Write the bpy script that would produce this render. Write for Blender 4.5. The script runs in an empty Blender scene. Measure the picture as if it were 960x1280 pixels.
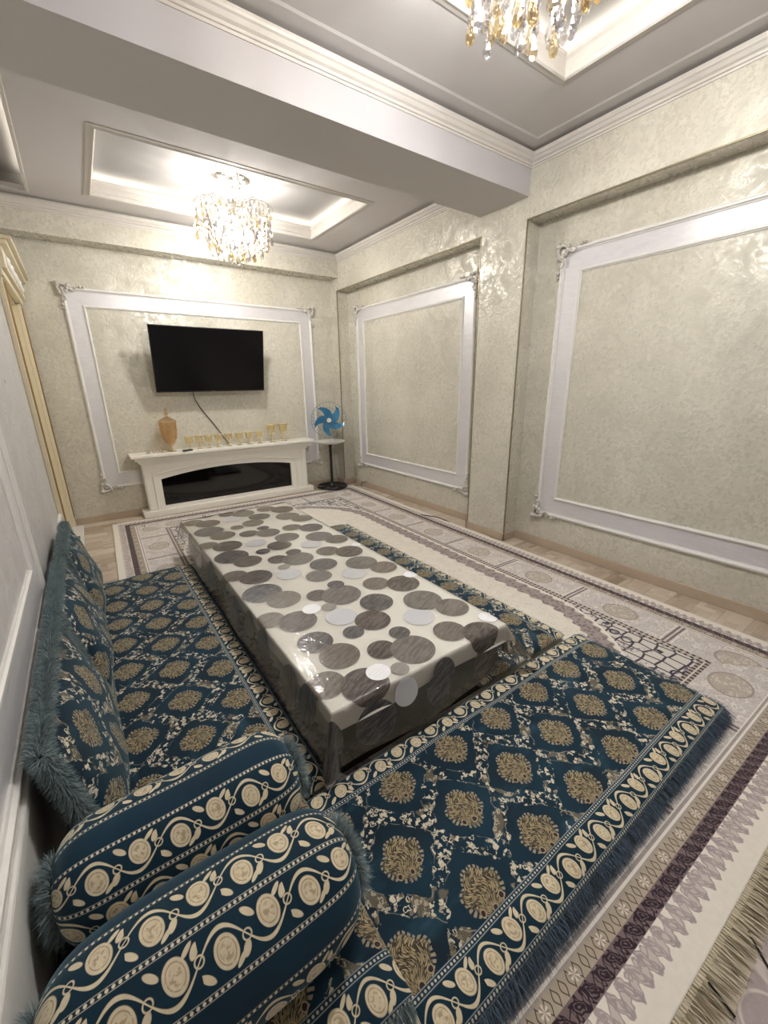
import bpy, bmesh, math, random
import numpy as np
from mathutils import Vector, Matrix
random.seed(7); RNG = np.random.default_rng(7)
PI = math.pi
SC = bpy.context.scene
COL = SC.collection

# ------------------------------------------------------------------ camera, world, exposure
CAM_H = 1.45
CM = ((0.8130079420618355, -0.5820778608376878, -0.014263592355259494),
      (-0.1846497396202103, -0.23451903541967067, -0.9544135873320254),
      (0.5521979353478643, 0.778579595127115, -0.2981463638032622))   # rows: right, down, forward
FPX = 513.644
cam = bpy.data.cameras.new('camera'); camo = bpy.data.objects.new('camera', cam); COL.objects.link(camo)
r_, d_, f_ = (Vector(v) for v in CM)
camo.matrix_world = Matrix(((r_.x, -d_.x, -f_.x, 0), (r_.y, -d_.y, -f_.y, 0), (r_.z, -d_.z, -f_.z, CAM_H), (0, 0, 0, 1)))
cam.sensor_fit = 'VERTICAL'; cam.sensor_height = 36; cam.lens = FPX / 1280 * 36
cam.clip_start = 0.02
SC.camera = camo
world = bpy.data.worlds.new('world'); SC.world = world; world.use_nodes = True
world.node_tree.nodes['Background'].inputs[0].default_value = (0.9, 0.92, 1, 1)
world.node_tree.nodes['Background'].inputs[1].default_value = 0.3
SC.view_settings.view_transform = 'Standard'; SC.view_settings.look = 'None'
SC.view_settings.gamma = 1; SC.view_settings.use_curve_mapping = False
SC.view_settings.exposure = 0.24
LAMP_FAR, LAMP_NEAR = 118, 140     # watts of each chandelier's bulbs together
LED_E = 26.0          # emission of the cove strips

def ray(x, y):
    a, b = (x - 480) / FPX, (y - 640) / FPX
    return Vector((a * CM[0][i] + b * CM[1][i] + CM[2][i] for i in range(3)))
def onz(x, y, z=0.0):
    d = ray(x, y); t = (z - CAM_H) / d.z
    return Vector((d.x * t, d.y * t, z))
def depth(p): return CM[2][0] * p[0] + CM[2][1] * p[1] + CM[2][2] * (p[2] - CAM_H)

# ------------------------------------------------------------------ shader expression helpers
T = None
class V:
    def __init__(s, k): s.k = k
    def __add__(s, o): return m('ADD', s, o)
    __radd__ = __add__
    def __sub__(s, o): return m('SUBTRACT', s, o)
    def __rsub__(s, o): return m('SUBTRACT', o, s)
    def __mul__(s, o): return m('MULTIPLY', s, o)
    __rmul__ = __mul__
    def __truediv__(s, o): return m('DIVIDE', s, o)
    def __neg__(s): return m('MULTIPLY', s, -1.0)
def put(sock, v):
    if isinstance(v, V): T.links.new(v.k, sock)
    elif isinstance(v, (tuple, list)):
        v = tuple(v)
        sock.default_value = v + (1.0,) if (len(v) == 3 and sock.type == 'RGBA') else v
    else: sock.default_value = v
def m(op, *a):
    n = T.nodes.new('ShaderNodeMath'); n.operation = op
    for i, x in enumerate(a): put(n.inputs[i], x)
    return V(n.outputs[0])
def mn(a, b): return m('MINIMUM', a, b)
def mx(a, b): return m('MAXIMUM', a, b)
def ab(a): return m('ABSOLUTE', a)
def sn(a): return m('SINE', a)
def sq(a): return m('SQRT', a)
def at2(a, b): return m('ARCTAN2', a, b)
def fr(a): return m('FRACT', a)
def fl(a): return m('FLOOR', a)
def hyp(a, b): return sq(a * a + b * b)
def below(x, e, s=0.0012):
    n = T.nodes.new('ShaderNodeMapRange'); n.interpolation_type = 'SMOOTHSTEP'
    put(n.inputs[0], x); put(n.inputs[1], e - s if not isinstance(e, V) else e - s); put(n.inputs[2], e + s if not isinstance(e, V) else e + s)
    n.inputs[3].default_value = 1; n.inputs[4].default_value = 0
    return V(n.outputs[0])
def above(x, e, s=0.0012): return 1.0 - below(x, e, s)
def mrange(x, a, b, c, d):
    n = T.nodes.new('ShaderNodeMapRange'); put(n.inputs[0], x)
    for i, q in enumerate((a, b, c, d)): put(n.inputs[i + 1], q)
    return V(n.outputs[0])
def mix(f, a, b):
    n = T.nodes.new('ShaderNodeMix'); n.data_type = 'RGBA'; n.clamp_factor = True
    put(n.inputs[0], f); put(n.inputs[6], a); put(n.inputs[7], b)
    return V(n.outputs[2])
def xyz(x, y, z=0.0):
    n = T.nodes.new('ShaderNodeCombineXYZ')
    for i, q in enumerate((x, y, z)): put(n.inputs[i], q)
    return V(n.outputs[0])
def sep(v):
    n = T.nodes.new('ShaderNodeSeparateXYZ'); put(n.inputs[0], v)
    return [V(o) for o in n.outputs]
def noise(v, scale, detail=3, rough=0.55, dist=0.0):
    n = T.nodes.new('ShaderNodeTexNoise')
    if v is not None: put(n.inputs['Vector'], v)
    n.inputs['Scale'].default_value = scale; n.inputs['Detail'].default_value = detail
    n.inputs['Roughness'].default_value = rough; n.inputs['Distortion'].default_value = dist
    return V(n.outputs[0])
def voro(v, scale, feat='F1', out=0, rnd=1.0):
    n = T.nodes.new('ShaderNodeTexVoronoi'); n.feature = feat
    put(n.inputs['Vector'], v); n.inputs['Scale'].default_value = scale; n.inputs['Randomness'].default_value = rnd
    return V(n.outputs[out])
def ramp(f, stops):
    n = T.nodes.new('ShaderNodeValToRGB'); put(n.inputs[0], f)
    while len(n.color_ramp.elements) < len(stops): n.color_ramp.elements.new(0.5)
    for e, (p, c) in zip(n.color_ramp.elements, stops): e.position = p; e.color = tuple(c) + (1,)
    return V(n.outputs[0])
def coord(kind='Object'):
    n = T.nodes.new('ShaderNodeTexCoord'); return V(n.outputs[kind])
def objrand():
    n = T.nodes.new('ShaderNodeObjectInfo'); return V(n.outputs['Random'])
def S(r, g, b):   # sRGB 0..255 to linear
    f = lambda c: c / 12.92 if c <= 0.04045 else ((c + 0.055) / 1.055) ** 2.4
    return (f(r / 255), f(g / 255), f(b / 255))
MATS = {}
def new_mat(name):
    global T
    mt = bpy.data.materials.new(name); mt.use_nodes = True; T = mt.node_tree; T.nodes.clear(); MATS[name] = mt
    return mt
def out(shader):
    o = T.nodes.new('ShaderNodeOutputMaterial'); T.links.new(shader.k, o.inputs[0])
def bsdf(color, rough=0.5, metal=0.0, spec=0.5, bump=None, bstr=0.2, bdist=0.01, **kw):
    n = T.nodes.new('ShaderNodeBsdfPrincipled')
    put(n.inputs['Base Color'], color); put(n.inputs['Roughness'], rough); put(n.inputs['Metallic'], metal)
    n.inputs['Specular IOR Level'].default_value = spec
    for k, v in kw.items(): put(n.inputs[k.replace('_', ' ')], v)
    if bump is not None:
        b = T.nodes.new('ShaderNodeBump'); b.inputs['Strength'].default_value = bstr; b.inputs['Distance'].default_value = bdist
        put(b.inputs['Height'], bump); T.links.new(b.outputs[0], n.inputs['Normal'])
    return V(n.outputs[0])
def simple(name, color, rough=0.5, metal=0.0, spec=0.5, nz=0.06, nscale=30, bump=0.0, **kw):
    """plain procedural material with a faint noise variation"""
    mt = new_mat(name)
    n = noise(coord(), nscale, 3)
    c2 = tuple(max(0, c * (1 - nz * 2)) for c in color)
    col = mix(n, color, c2)
    out(bsdf(col, rough, metal, spec, n if bump else None, bump or 0.1, 0.003, **kw))
    return mt
def mixsh(f, a, b):
    n = T.nodes.new('ShaderNodeMixShader'); put(n.inputs[0], f); T.links.new(a.k, n.inputs[1]); T.links.new(b.k, n.inputs[2])
    return V(n.outputs[0])
def transp(c):
    n = T.nodes.new('ShaderNodeBsdfTransparent'); put(n.inputs[0], c); return V(n.outputs[0])
def glossy(c, r):
    n = T.nodes.new('ShaderNodeBsdfGlossy'); put(n.inputs['Color'], c); n.inputs['Roughness'].default_value = r; return V(n.outputs[0])
def emit(name, color, strength):
    mt = new_mat(name); n = T.nodes.new('ShaderNodeEmission'); put(n.inputs[0], color); n.inputs[1].default_value = strength
    out(V(n.outputs[0])); return mt

# ------------------------------------------------------------------ materials
TEAL_D, TEAL, TEAL_L = S(6, 28, 42), S(14, 50, 68), S(44, 82, 100)
CREAM, GOLD, TAN = S(214, 200, 170), S(150, 130, 96), S(150, 126, 98)

def plaster(name, c0, c1, pearl):
    new_mat(name)
    p = coord()
    n1 = noise(p, 2.4, 4, 0.6, 0.5); n2 = noise(p, 9, 6, 0.68, 0.9); n3 = noise(p, 38, 4, 0.6, 0.4)
    patch = mrange(n2 * 0.7 + n1 * 0.3, 0.40, 0.60, 0, 1)
    col = mix(patch, c0, c1)
    glint = mrange(n2 * 0.6 + n3 * 0.4, *((0.47, 0.54) if pearl > 0.2 else (0.40, 0.62)), 0, 1)
    rough = mrange(glint, 0, 1, 0.65, 0.26)
    out(bsdf(col, rough, glint * pearl * 0.3, 0.5, n2 * 0.3 + n3 * 0.7, 0.27 if pearl > 0.2 else 0.06, 0.016, Coat_Weight=glint * pearl * 2.4, Coat_Roughness=0.13))
plaster('plaster', S(188, 184, 170), S(211, 207, 193), 0.40)
plaster('plaster_grey', S(190, 188, 187), S(204, 202, 201), 0.1)
simple('white_trim', S(228, 226, 222), 0.35, bump=0.05)
simple('cornice_white', S(206, 201, 194), 0.5)
simple('ceiling_paint', S(200, 196, 194), 0.85, spec=0.15, nz=0.015, nscale=4)
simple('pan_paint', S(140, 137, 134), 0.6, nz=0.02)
simple('beam_paint', S(186, 183, 185), 0.55, nz=0.015)
simple('beam_under', S(200, 196, 194), 0.55, nz=0.015)
simple('cream_lacquer', S(226, 214, 184), 0.35)
simple('gold_line', S(150, 118, 70), 0.35, 0.6)
simple('edge_metal', S(150, 142, 118), 0.35, 0.7)
simple('fire_white', S(236, 232, 222), 0.3, nz=0.02)
simple('baseboard_wood', S(186, 168, 148), 0.45, nz=0.08, nscale=9)
simple('black_plastic', S(14, 14, 15), 0.35)
simple('black_gloss', S(6, 5, 5), 0.06, nz=0.02)
simple('tv_screen', S(4, 4, 6), 0.18, spec=0.3, nz=0.0)
simple('chrome', S(225, 222, 218), 0.12, 1.0, nz=0.0)
simple('wire', S(176, 186, 186), 0.25, 0.8)
simple('white_plastic', S(232, 230, 224), 0.3, nz=0.01)
simple('dark_wood', S(42, 30, 24), 0.5)
simple('table_cloth_white', S(238, 234, 226), 0.75, nz=0.03, nscale=60)
simple('dark_lining', S(22, 34, 46), 0.9)
emit('led', (1, 0.93, 0.80), LED_E)
emit('bulb', (1, 0.96, 0.90), 12)

new_mat('silver_band')
p = coord(); x_, y_, z_ = sep(p)
n = noise(xyz(x_ * 1.5, y_ * 1.5, z_ * 9), 9, 4, 0.6)
out(bsdf(mix(n, S(206, 204, 208), S(232, 230, 232)), mrange(n, 0.3, 0.7, 0.28, 0.5), 0.35, 0.5, n, 0.08, 0.01))

new_mat('plank')
g = coord('Object'); x_, y_, z_ = sep(g)
oi = objrand()
strip = noise(xyz(fl(x_ * 5.0 + oi * 37), fl(y_ * 2.0 + 0.5), oi * 50), 3.17, 0)
gr = noise(xyz(x_ * 3, y_ * 5, oi * 20), 4, 5, 0.65, 0.4)
col = ramp(oi * 0.4 + strip * 0.5 + gr * 0.25, [(0.3, S(150, 132, 114)), (0.5, S(182, 166, 148)), (0.8, S(206, 194, 178))])
out(bsdf(col, 0.38, 0, 0.4))

def rope(v, u, c, w):      # a beaded ribbon at v = c: returns (ribbon mask, bead mask, line mask)
    d = ab(v - c)
    rib = below(d, w); lines = below(ab(d - w * 0.82), w * 0.13, 0.0006)
    bead = below(hyp((fr(u * 95) - 0.5) / 95, d), 0.0030, 0.0007)
    return rib, bead, lines
def pomegranate(u, v, big=1.0):
    """scrolling vine with pomegranates, centred on v = 0; returns colour mask and inner detail mask"""
    L = 0.172
    p = fr(u / L)
    def oval(pc, vc, ax, ay, rot):
        a = (p - pc) * L; b = v - vc
        c, s = math.cos(rot), math.sin(rot)
        return hyp((a * c + b * s) / ax, (b * c - a * s) / ay)
    oA = oval(0.27, 0.007, 0.021, 0.027, -0.35); oB = oval(0.77, -0.007, 0.021, 0.027, -0.35)
    o = mn(oA, oB)
    vine = ab(v + 0.031 * sn(p * (2 * PI) + 0.1)) - 0.0016 - 0.0022 * ab(sn(p * (2 * PI)))
    lv = mn(mn(oval(0.05, 0.026, 0.015, 0.006, 0.7), oval(0.55, -0.026, 0.015, 0.006, 0.7)),
            mn(oval(0.47, 0.022, 0.007, 0.012, 0.5), oval(0.97, -0.022, 0.007, 0.012, 0.5)))
    lv = mn(lv, mn(oval(0.40, 0.030, 0.013, 0.0045, -0.7), oval(0.90, -0.030, 0.013, 0.0045, -0.7)))
    curl = mn(ab(hyp((p - 0.50) * L, v - 0.004) - 0.008), ab(hyp(ab(p - 0.5) * L - 0.5 * L, v + 0.004) - 0.008))
    msk = mx(mx(below(o, 1.0, 0.05), below(vine, 0.0, 0.0010)), mx(below(lv, 1.0, 0.12), below(curl, 0.0014, 0.0008)))
    nz_ = noise(xyz(u, v), 90, 2)
    det = mx(below(ab(o - 0.74), 0.04, 0.04) * above(nz_, 0.40, 0.08), below(o, 0.55, 0.15) * above(nz_, 0.52, 0.06) * 0.8)
    return msk, det
def velvet(col, nn, raised=None):
    return bsdf(col, 0.82, 0, 0.25, (nn if raised is None else nn * 0.35 + raised), 0.5, 0.004,
                Sheen_Weight=0.35, Sheen_Roughness=0.45, Sheen_Tint=(0.35, 0.55, 0.65, 1))

def damask(u, v):
    """half-drop medallions in an ogee lattice of leaves; returns (colour, raised)"""
    LX, LY = 0.262, 0.392
    w1 = noise(xyz(u, v), 22, 2) - 0.5
    u2 = u + w1 * 0.012; v2 = v + (noise(xyz(v, u, 3.0), 22, 2) - 0.5) * 0.012
    a = (fr(u2 / LX + 0.5) - 0.5) * LX; b = (fr(v2 / LY + 0.5) - 0.5) * LY
    a2 = (fr(u2 / LX) - 0.5) * LX; b2 = (fr(v2 / LY) - 0.5) * LY
    dA = hyp(a, b * 0.86); dB = hyp(a2, b2 * 0.86)
    near = below(dA - dB, 0.0, 0.0001)
    ca = near * a + (1.0 - near) * a2; cb = near * b + (1.0 - near) * b2
    edge = ab(dA - dB)
    # medallion: a fan of petals, fan foot at the bottom
    th = at2(ca, cb + 0.062); rr = hyp(ca, cb + 0.004)
    R = 0.052 + 0.008 * ab(sn(th * 7.0)) + 0.005 * m('COSINE', at2(ca, cb) * 4.0)
    med = below(rr, R, 0.0015)
    rf = hyp(ca, cb + 0.062)
    pet = voro(xyz(th * 7.5 + 1.2 * sn(rf * 90.0), rf * 27.0), 2.0, 'DISTANCE_TO_EDGE')
    dark_in = below(pet, 0.12, 0.06)
    eyes = mn(mn(hyp(ca - 0.036, cb + 0.040), hyp(ca + 0.036, cb + 0.040)), hyp(ca, cb + 0.050))
    halo = below(ab(rr - R - 0.005), 0.0035, 0.0015) * above(sn(at2(ca, cb) * 30.0), -0.2, 0.5)
    # ogee garland
    vn = noise(xyz(u, v), 11, 2)
    wv = 0.036 + 0.055 * (vn - 0.42) + 0.006 * sn(u * 120.0 + v * 70.0)
    vine = below(edge + (noise(xyz(u, v, 9.0), 48, 2) - 0.5) * 0.05, wv, 0.003) * above(rr, R + 0.013, 0.002)
    vj = T.nodes.new('ShaderNodeTexVoronoi'); vj.inputs['Scale'].default_value = 58; put(vj.inputs['Vector'], xyz(u + (noise(xyz(u, v, 1.0), 75, 1) - 0.5) * 0.028, v + (noise(xyz(u, v, 5.0), 75, 1) - 0.5) * 0.028)); vj.feature = 'F1'
    fdist = V(vj.outputs[0]); cr, cg_, _ = sep(V(vj.outputs[1]))
    leafm = below(fdist, 0.40, 0.06)
    ring = below(ab(fdist - 0.34), 0.10, 0.04)
    lead = below(ab(edge - wv * 0.95), 0.0022, 0.001)
    ivory = mx(leafm * above(cr, 0.50, 0.04), ring * below(cr, 0.40, 0.04))
    bronze = leafm * above(cr, 0.34, 0.04) * below(cr, 0.66, 0.04)
    mesh_ = vine * below(vn, 0.43, 0.02) * above(sn((u + v) * 800) * sn((u - v) * 800), -0.30, 0.3)
    pile = noise(xyz(u, v), 5, 3)
    base = mix(mrange(pile, 0.35, 0.75, 0, 1), TEAL_D, TEAL)
    brushed = noise(xyz(u * 0.7, v * 1.6, 7.0), 6, 3)
    base = mix(mrange(brushed, 0.56, 0.78, 0, 0.7), base, TEAL_L)
    tone = noise(xyz(u, v), 60, 2)
    g = mix(tone, S(144, 127, 94), S(198, 180, 140))
    iv = mix(tone, S(186, 176, 154), S(230, 220, 198))
    col = mix(vine * bronze, base, S(112, 102, 84))
    col = mix(mesh_ * 0.8, col, S(128, 116, 92))
    col = mix(vine * ivory * (1.0 - mesh_ * 0.7), col, iv)
    col = mix(0.45 * lead * above(rr, R + 0.013, 0.002) * above(noise(xyz(u, v), 30, 1), 0.50, 0.03), col, S(176, 172, 156))
    col = mix(halo, col, S(158, 146, 124))
    col = mix(med, col, g)
    col = mix(med * dark_in * 0.9, col, S(26, 26, 30))
    col = mix(below(eyes, 0.0065, 0.001), col, S(52, 36, 46))
    col = mix(below(ab(eyes - 0.008), 0.0013, 0.0008), col, S(176, 158, 122))
    raised = mx(vine * ivory, med * (1.0 - dark_in * 0.7))
    return col, raised, pile

def border_col(u, v):     # v = 0 in the middle of the band
    msk, det = pomegranate(u, v)
    t = noise(xyz(u, v), 70, 2)
    cr = mix(t, S(196, 180, 148), S(226, 214, 186))
    base = mix(noise(xyz(u, v), 6, 2), TEAL_D, TEAL)
    col = mix(msk, base, cr)
    col = mix(msk * det * 0.75, col, S(136, 112, 82))
    return col, msk

new_mat('damask_mat')           # UV in metres, v across the mat, borders beyond 0.262
u, v, _ = sep(coord('UV'))
dc, dr, pile = damask(u, v)
av = ab(v)
bc, bm_ = border_col(u, av - 0.3065)
isb = above(av, 0.262, 0.0008)
col = mix(isb, dc, bc)
for c, w in ((0.258, 0.0085), (0.349, 0.0065)):
    rib, bead, ln = rope(av, u, c, w)
    col = mix(rib, col, S(30, 52, 66)); col = mix(ln * rib, col, S(150, 158, 158)); col = mix(bead * rib, col, S(196, 194, 180))
col = mix(above(av, 0.3565, 0.0008), col, S(26, 46, 60))
out(velvet(col, pile, mix(isb, dr, bm_)))

new_mat('damask_plain')         # the same cloth without the borders
u, v, _ = sep(coord('UV'))
dc, dr, pile = damask(u, v)
out(velvet(dc, pile, dr))

new_mat('bolster_cloth')        # UV: u along the bolster, v round it, in metres
u, v, _ = sep(coord('UV'))
q = fr(v / 0.272 + 0.02) * 0.272
bc1, m1 = border_col(u, q - 0.045)
bc2, m2 = border_col(u + 0.06, q - 0.145)
col = mix(above(q, 0.095, 0.0006), bc1, bc2)
mk = mix(above(q, 0.095, 0.0006), m1, m2)
plain = mix(noise(xyz(u, v), 5, 3), TEAL_D, S(16, 52, 72))
isp = above(q, 0.193, 0.0006)
col = mix(isp, col, plain)
for c, w in ((0.0955, 0.0055), (0.196, 0.0055), (0.2685, 0.0045)):
    rib, bead, ln = rope(q, u, c, w)
    col = mix(rib, col, S(22, 42, 56)); col = mix(ln * rib, col, S(176, 172, 156)); col = mix(bead * rib, col, S(214, 206, 184))
pile = noise(xyz(u, v), 8, 3)
out(velvet(col, pile, mk * (1.0 - isp)))

simple('fur', S(138, 158, 162), 0.9, nz=0.25, nscale=14, Sheen_Weight=0.3)
simple('fur_dark', S(84, 104, 124), 0.9, nz=0.25, nscale=10, Sheen_Weight=0.3)
simple('fringe_beige', S(206, 194, 170), 0.85, nz=0.12, nscale=25)

# big floor carpet: object coordinates, origin in its middle
RUG_HX, RUG_HY = 1.52, 2.56
new_mat('carpet')
x_, y_, z_ = sep(coord())
ex = RUG_HX - ab(x_); ey = RUG_HY - ab(y_)
d = mn(ex, ey)
alongx = below(ey - ex, 0.0, 0.0005)                # 1 where the end border runs (along x)
s = alongx * x_ + (1.0 - alongx) * y_              # coordinate along the border
P = xyz(x_, y_)
cream = mix(noise(P, 50, 3), S(216, 209, 197), S(232, 226, 216))
mauve = mix(noise(P, 40, 2), S(150, 139, 138), S(178, 168, 164))
lav = mix(noise(P, 30, 3), S(190, 183, 179), S(212, 206, 202))
plum = S(70, 58, 66); plum2 = S(112, 98, 100); tan = mix(noise(P, 40, 2), S(160, 147, 130), S(182, 170, 152))
wob = noise(P, 28, 2) - 0.5
# outer lace: pairs of leaning leaves with veins
wx_ = (noise(P, 45, 1) - 0.5) * 0.020; wy_ = (noise(xyz(y_, x_, 2.0), 45, 1) - 0.5) * 0.020
def leaves(per, off, qc, ax, ay, rot):
    pp = (fr((s + wx_) / per + off) - 0.5) * per; qq = d + wy_ - qc
    c_, s_ = math.cos(rot), math.sin(rot)
    return hyp((pp * c_ + qq * s_) / ax, (qq * c_ - pp * s_) / ay)
l1 = leaves(0.046, 0.0, 0.082, 0.0125, 0.034, 0.35); l2 = leaves(0.046, 0.5, 0.078, 0.0115, 0.028, -0.45); l3 = leaves(0.040, 0.25, 0.098, 0.010, 0.013, 0.2)
lo_ = mn(mn(ab(l1 - 0.92), ab(l2 - 0.92)), mn(ab(l1 - 0.45), ab(l3 - 0.8)))
lace = mix(below(mn(l1, mn(l2, l3)), 1.0, 0.06), cream, S(196, 186, 180))
lace = mix(below(lo_, 0.15, 0.07), lace, mix(noise(P, 20, 1), S(150, 138, 140), S(176, 165, 162)))
col = mix(above(d, 0.046), cream, lace)
# plum band: looping dark scrolls
k1 = leaves(0.052, 0.0, 0.134, 0.011, 0.024, 0.9); k2 = leaves(0.052, 0.5, 0.134, 0.010, 0.022, -0.5); k3 = leaves(0.026, 0.2, 0.134, 0.006, 0.02, 0.35)
ko = mn(mn(ab(k1 - 0.9), ab(k2 - 0.85)), mn(ab(k3 - 0.9), ab(k1 - 0.4)))
pl = mix(below(ko, 0.17, 0.08), mix(noise(P, 30, 2), S(104, 88, 92), S(130, 114, 114)), S(50, 38, 46))
col = mix(above(d, 0.113), col, pl)
pp = (fr(s / 0.030) - 0.5) * 0.030
br = ab(ab(pp) - 0.004 - 0.005 * m('COSINE', (d - 0.176) * 150.0))
ros = hyp((fr(s / 0.12) - 0.5) * 0.12, d - 0.176)
tb = mix(below(br, 0.0016, 0.0008), tan, S(84, 70, 66))
tb = mix(below(ros, 0.014, 0.002), tb, mix(above(sn(at2(fr(s / 0.12) - 0.5, (d - 0.176) * 8.33) * 6.0), 0.0, 0.3), S(150, 138, 128), S(214, 204, 190)))
col = mix(above(d, 0.156), col, tb)
dbl = below(ab(fr((d - 0.197) * 55.0) - 0.5), 0.22, 0.06)
col = mix(above(d, 0.196), col, mix(dbl, mauve, S(228, 222, 212)))
# cartouches
cp = fr(s / 0.62) - 0.5
cs = cp * 0.62
cd = d - 0.35
ovd = hyp(cs / 0.10, cd / 0.085)
scr = voro(P, 17, 'F1')
scroll = mx(below(ab(scr - 0.42), 0.055, 0.03), below(ab(scr - 0.18), 0.05, 0.03))
cart = mix(scroll * 0.85, lav, S(226, 220, 210))
cart = mix(below(ab(ab(cs) - 0.298), 0.006, 0.002), cart, plum2)
cart = mix(below(ab(ab(cs) - 0.280), 0.004, 0.001), cart, S(228, 222, 212))
cart = mix(below(ovd, 1.0, 0.03), cart, mix(below(ab(voro(P, 30) - 0.35), 0.08, 0.04), S(182, 172, 160), S(206, 198, 186)))
cart = mix(below(ab(ovd - 1.0), 0.05, 0.03), cart, S(158, 147, 140))
cfar = mix(below(ab(noise(P, 40, 4) - 0.5), 0.018, 0.012) * 0.5, cart, S(140, 128, 122))
col = mix(above(d, 0.225), col, cfar)
chain = mix(above(sn(s * 210.0), 0.0, 0.3), S(66, 56, 60), S(168, 156, 146))
col = mix(above(d, 0.468), col, chain)
col = mix(above(d, 0.486), col, S(206, 198, 186))
col = mix(above(d, 0.494), col, chain)
# inner field with rounded corners
Rc = 0.85
qx = ab(x_) - (RUG_HX - 0.60 - Rc); qy = ab(y_) - (RUG_HY - 0.56 - Rc)
sd = hyp(mx(qx, 0.0), mx(qy, 0.0)) + mn(mx(qx, qy), 0.0) - Rc
hexd = voro(xyz(x_, y_ * 0.8), 15, 'DISTANCE_TO_EDGE', rnd=0.35)
hexl = below(hexd, 0.07, 0.03)
flo = noise(P, 9, 1)
spand = mix(hexl, S(206, 200, 192), S(62, 56, 66))
spand = mix(below(ab(voro(P, 13) - 0.36), 0.07, 0.03) * above(flo, 0.5, 0.02), spand, S(44, 44, 62))
spand = mix(above(flo, 0.58, 0.02) * above(noise(P, 60, 2), 0.5, 0.05), spand, S(128, 118, 124))
col = mix(above(d, 0.512), col, spand)
infield = above(d, 0.512) * below(sd, 0.085, 0.002)
fieldc = mix(below(ab(voro(P, 22) - 0.4), 0.06, 0.04) * 0.5, S(218, 212, 200), S(194, 186, 174))
fieldc = mix(mrange(noise(P, 14, 4), 0.5, 0.68, 0, 0.6), fieldc, S(228, 222, 208))
wavy = ab(sd - 0.004 - 0.010 * sn(at2(x_, y_) * 0 + (x_ + y_) * 60.0))
leafb = mix(above(voro(P, 42), 0.45, 0.12), S(126, 114, 114), S(158, 147, 143))
col = mix(infield, col, fieldc)
col = mix(infield * below(ab(sd - 0.078), 0.005, 0.001), col, S(226, 220, 210))
col = mix(above(d, 0.512) * below(wavy, 0.055, 0.004), col, leafb)
rl = noise(P, 400, 2)
out(bsdf(col, 0.92, 0, 0.15, rl * 0.5, 0.35, 0.003, Sheen_Weight=0.15))

new_mat('mauve_carpet')
x_, y_, z_ = sep(coord()); P = xyz(x_, y_)
ln = below(ab(voro(P, 5.5) - 0.40), 0.018, 0.012); ln2 = below(ab(noise(P, 6, 1) - 0.5), 0.012, 0.008)
out(bsdf(mix(mx(ln, ln2), mix(noise(P, 60, 3), S(154, 142, 142), S(174, 162, 161)), S(200, 188, 182)), 0.9, 0, 0.15, noise(P, 300, 2), 0.3, 0.003))

new_mat('gold_glass')
f = noise(coord(), 60, 2)
lw_ = T.nodes.new('ShaderNodeLayerWeight'); lw_.inputs[0].default_value = 0.45
out(mixsh(mx(V(lw_.outputs[1]), 0.30), transp(S(252, 246, 228)), bsdf(mix(f, S(240, 228, 186), S(252, 248, 230)), 0.12, 0.35, 0.6)))
new_mat('amber_glass')
f = noise(coord(), 40, 3)
lw_ = T.nodes.new('ShaderNodeLayerWeight'); lw_.inputs[0].default_value = 0.4
out(mixsh(mx(V(lw_.outputs[1]), 0.12), transp(S(253, 244, 230)), bsdf(mix(f, S(196, 150, 92), S(250, 236, 210)), 0.05, 0.9, 0.6)))
new_mat('crystal')
r = objrand()
tint = ramp(r, [(0.0, S(236, 236, 240)), (0.62, S(240, 238, 236)), (0.76, S(243, 234, 212)), (1.0, S(238, 222, 188))])
lw_ = T.nodes.new('ShaderNodeLayerWeight'); lw_.inputs[0].default_value = 0.45
out(mixsh(mx(V(lw_.outputs[1]), 0.30), transp(tint), glossy(mix(0.25, tint, (1, 1, 1)), 0.03)))
new_mat('clear_film_blue')
out(mixsh(0.7, transp(S(120, 190, 225)), bsdf(mix(noise(coord(), 8), S(20, 110, 165), S(60, 160, 205)), 0.15, 0, 0.6)))

# plastic table film with printed discs: UV = unfolded cloth in room metres
TX0, TX1, TY0, TY1, TZ = 0.53, 1.48, 1.085, 3.79, 0.335
CIRC = []
def cl(ox, oy, sc, items):
    for cx, cy, hw, k in items:
        p = onz(ox + cx / sc, oy + cy / sc, TZ)
        CIRC.append((p.x, p.y, hw / sc * depth(p) / FPX, k))
G_, B_, K_, D_, S_, W_, R_ = S(98, 93, 89), S(94, 84, 75), S(66, 55, 52), S(66, 62, 65), S(200, 201, 206), S(248, 248, 252), S(140, 136, 130)
cl(200, 625, 4.0, [(645, 370, 60, S_), (480, 215, 50, S_), (755, 220, 50, S_), (360, 95, 45, S_),
    (575, 10, 45, B_), (530, 45, 46, B_), (610, 47, 55, K_), (222, 75, 54, B_), (335, 72, 40, K_), (415, 68, 55, G_), (405, 50, 25, D_),
    (638, 80, 58, G_), (710, 92, 52, B_), (497, 83, 52, D_), (465, 115, 52, B_), (385, 137, 32, B_), (165, 115, 48, B_), (240, 118, 58, K_),
    (445, 168, 47, K_), (540, 163, 58, G_), (515, 140, 30, D_), (660, 137, 48, B_), (755, 137, 58, K_), (245, 158, 70, D_), (315, 178, 60, B_),
    (635, 185, 60, G_), (597, 227, 60, K_), (515, 257, 35, D_), (240, 228, 48, B_), (338, 230, 70, K_), (590, 296, 50, K_), (690, 293, 77, G_), (667, 260, 38, D_),
    (620, 335, 30, R_), (358, 283, 82, D_), (440, 305, 68, B_), (375, 380, 62, B_), (480, 385, 80, K_), (512, 465, 97, D_), (620, 495, 84, B_),
    (550, 600, 72, B_), (690, 605, 95, K_), (758, 545, 47, W_)])
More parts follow.
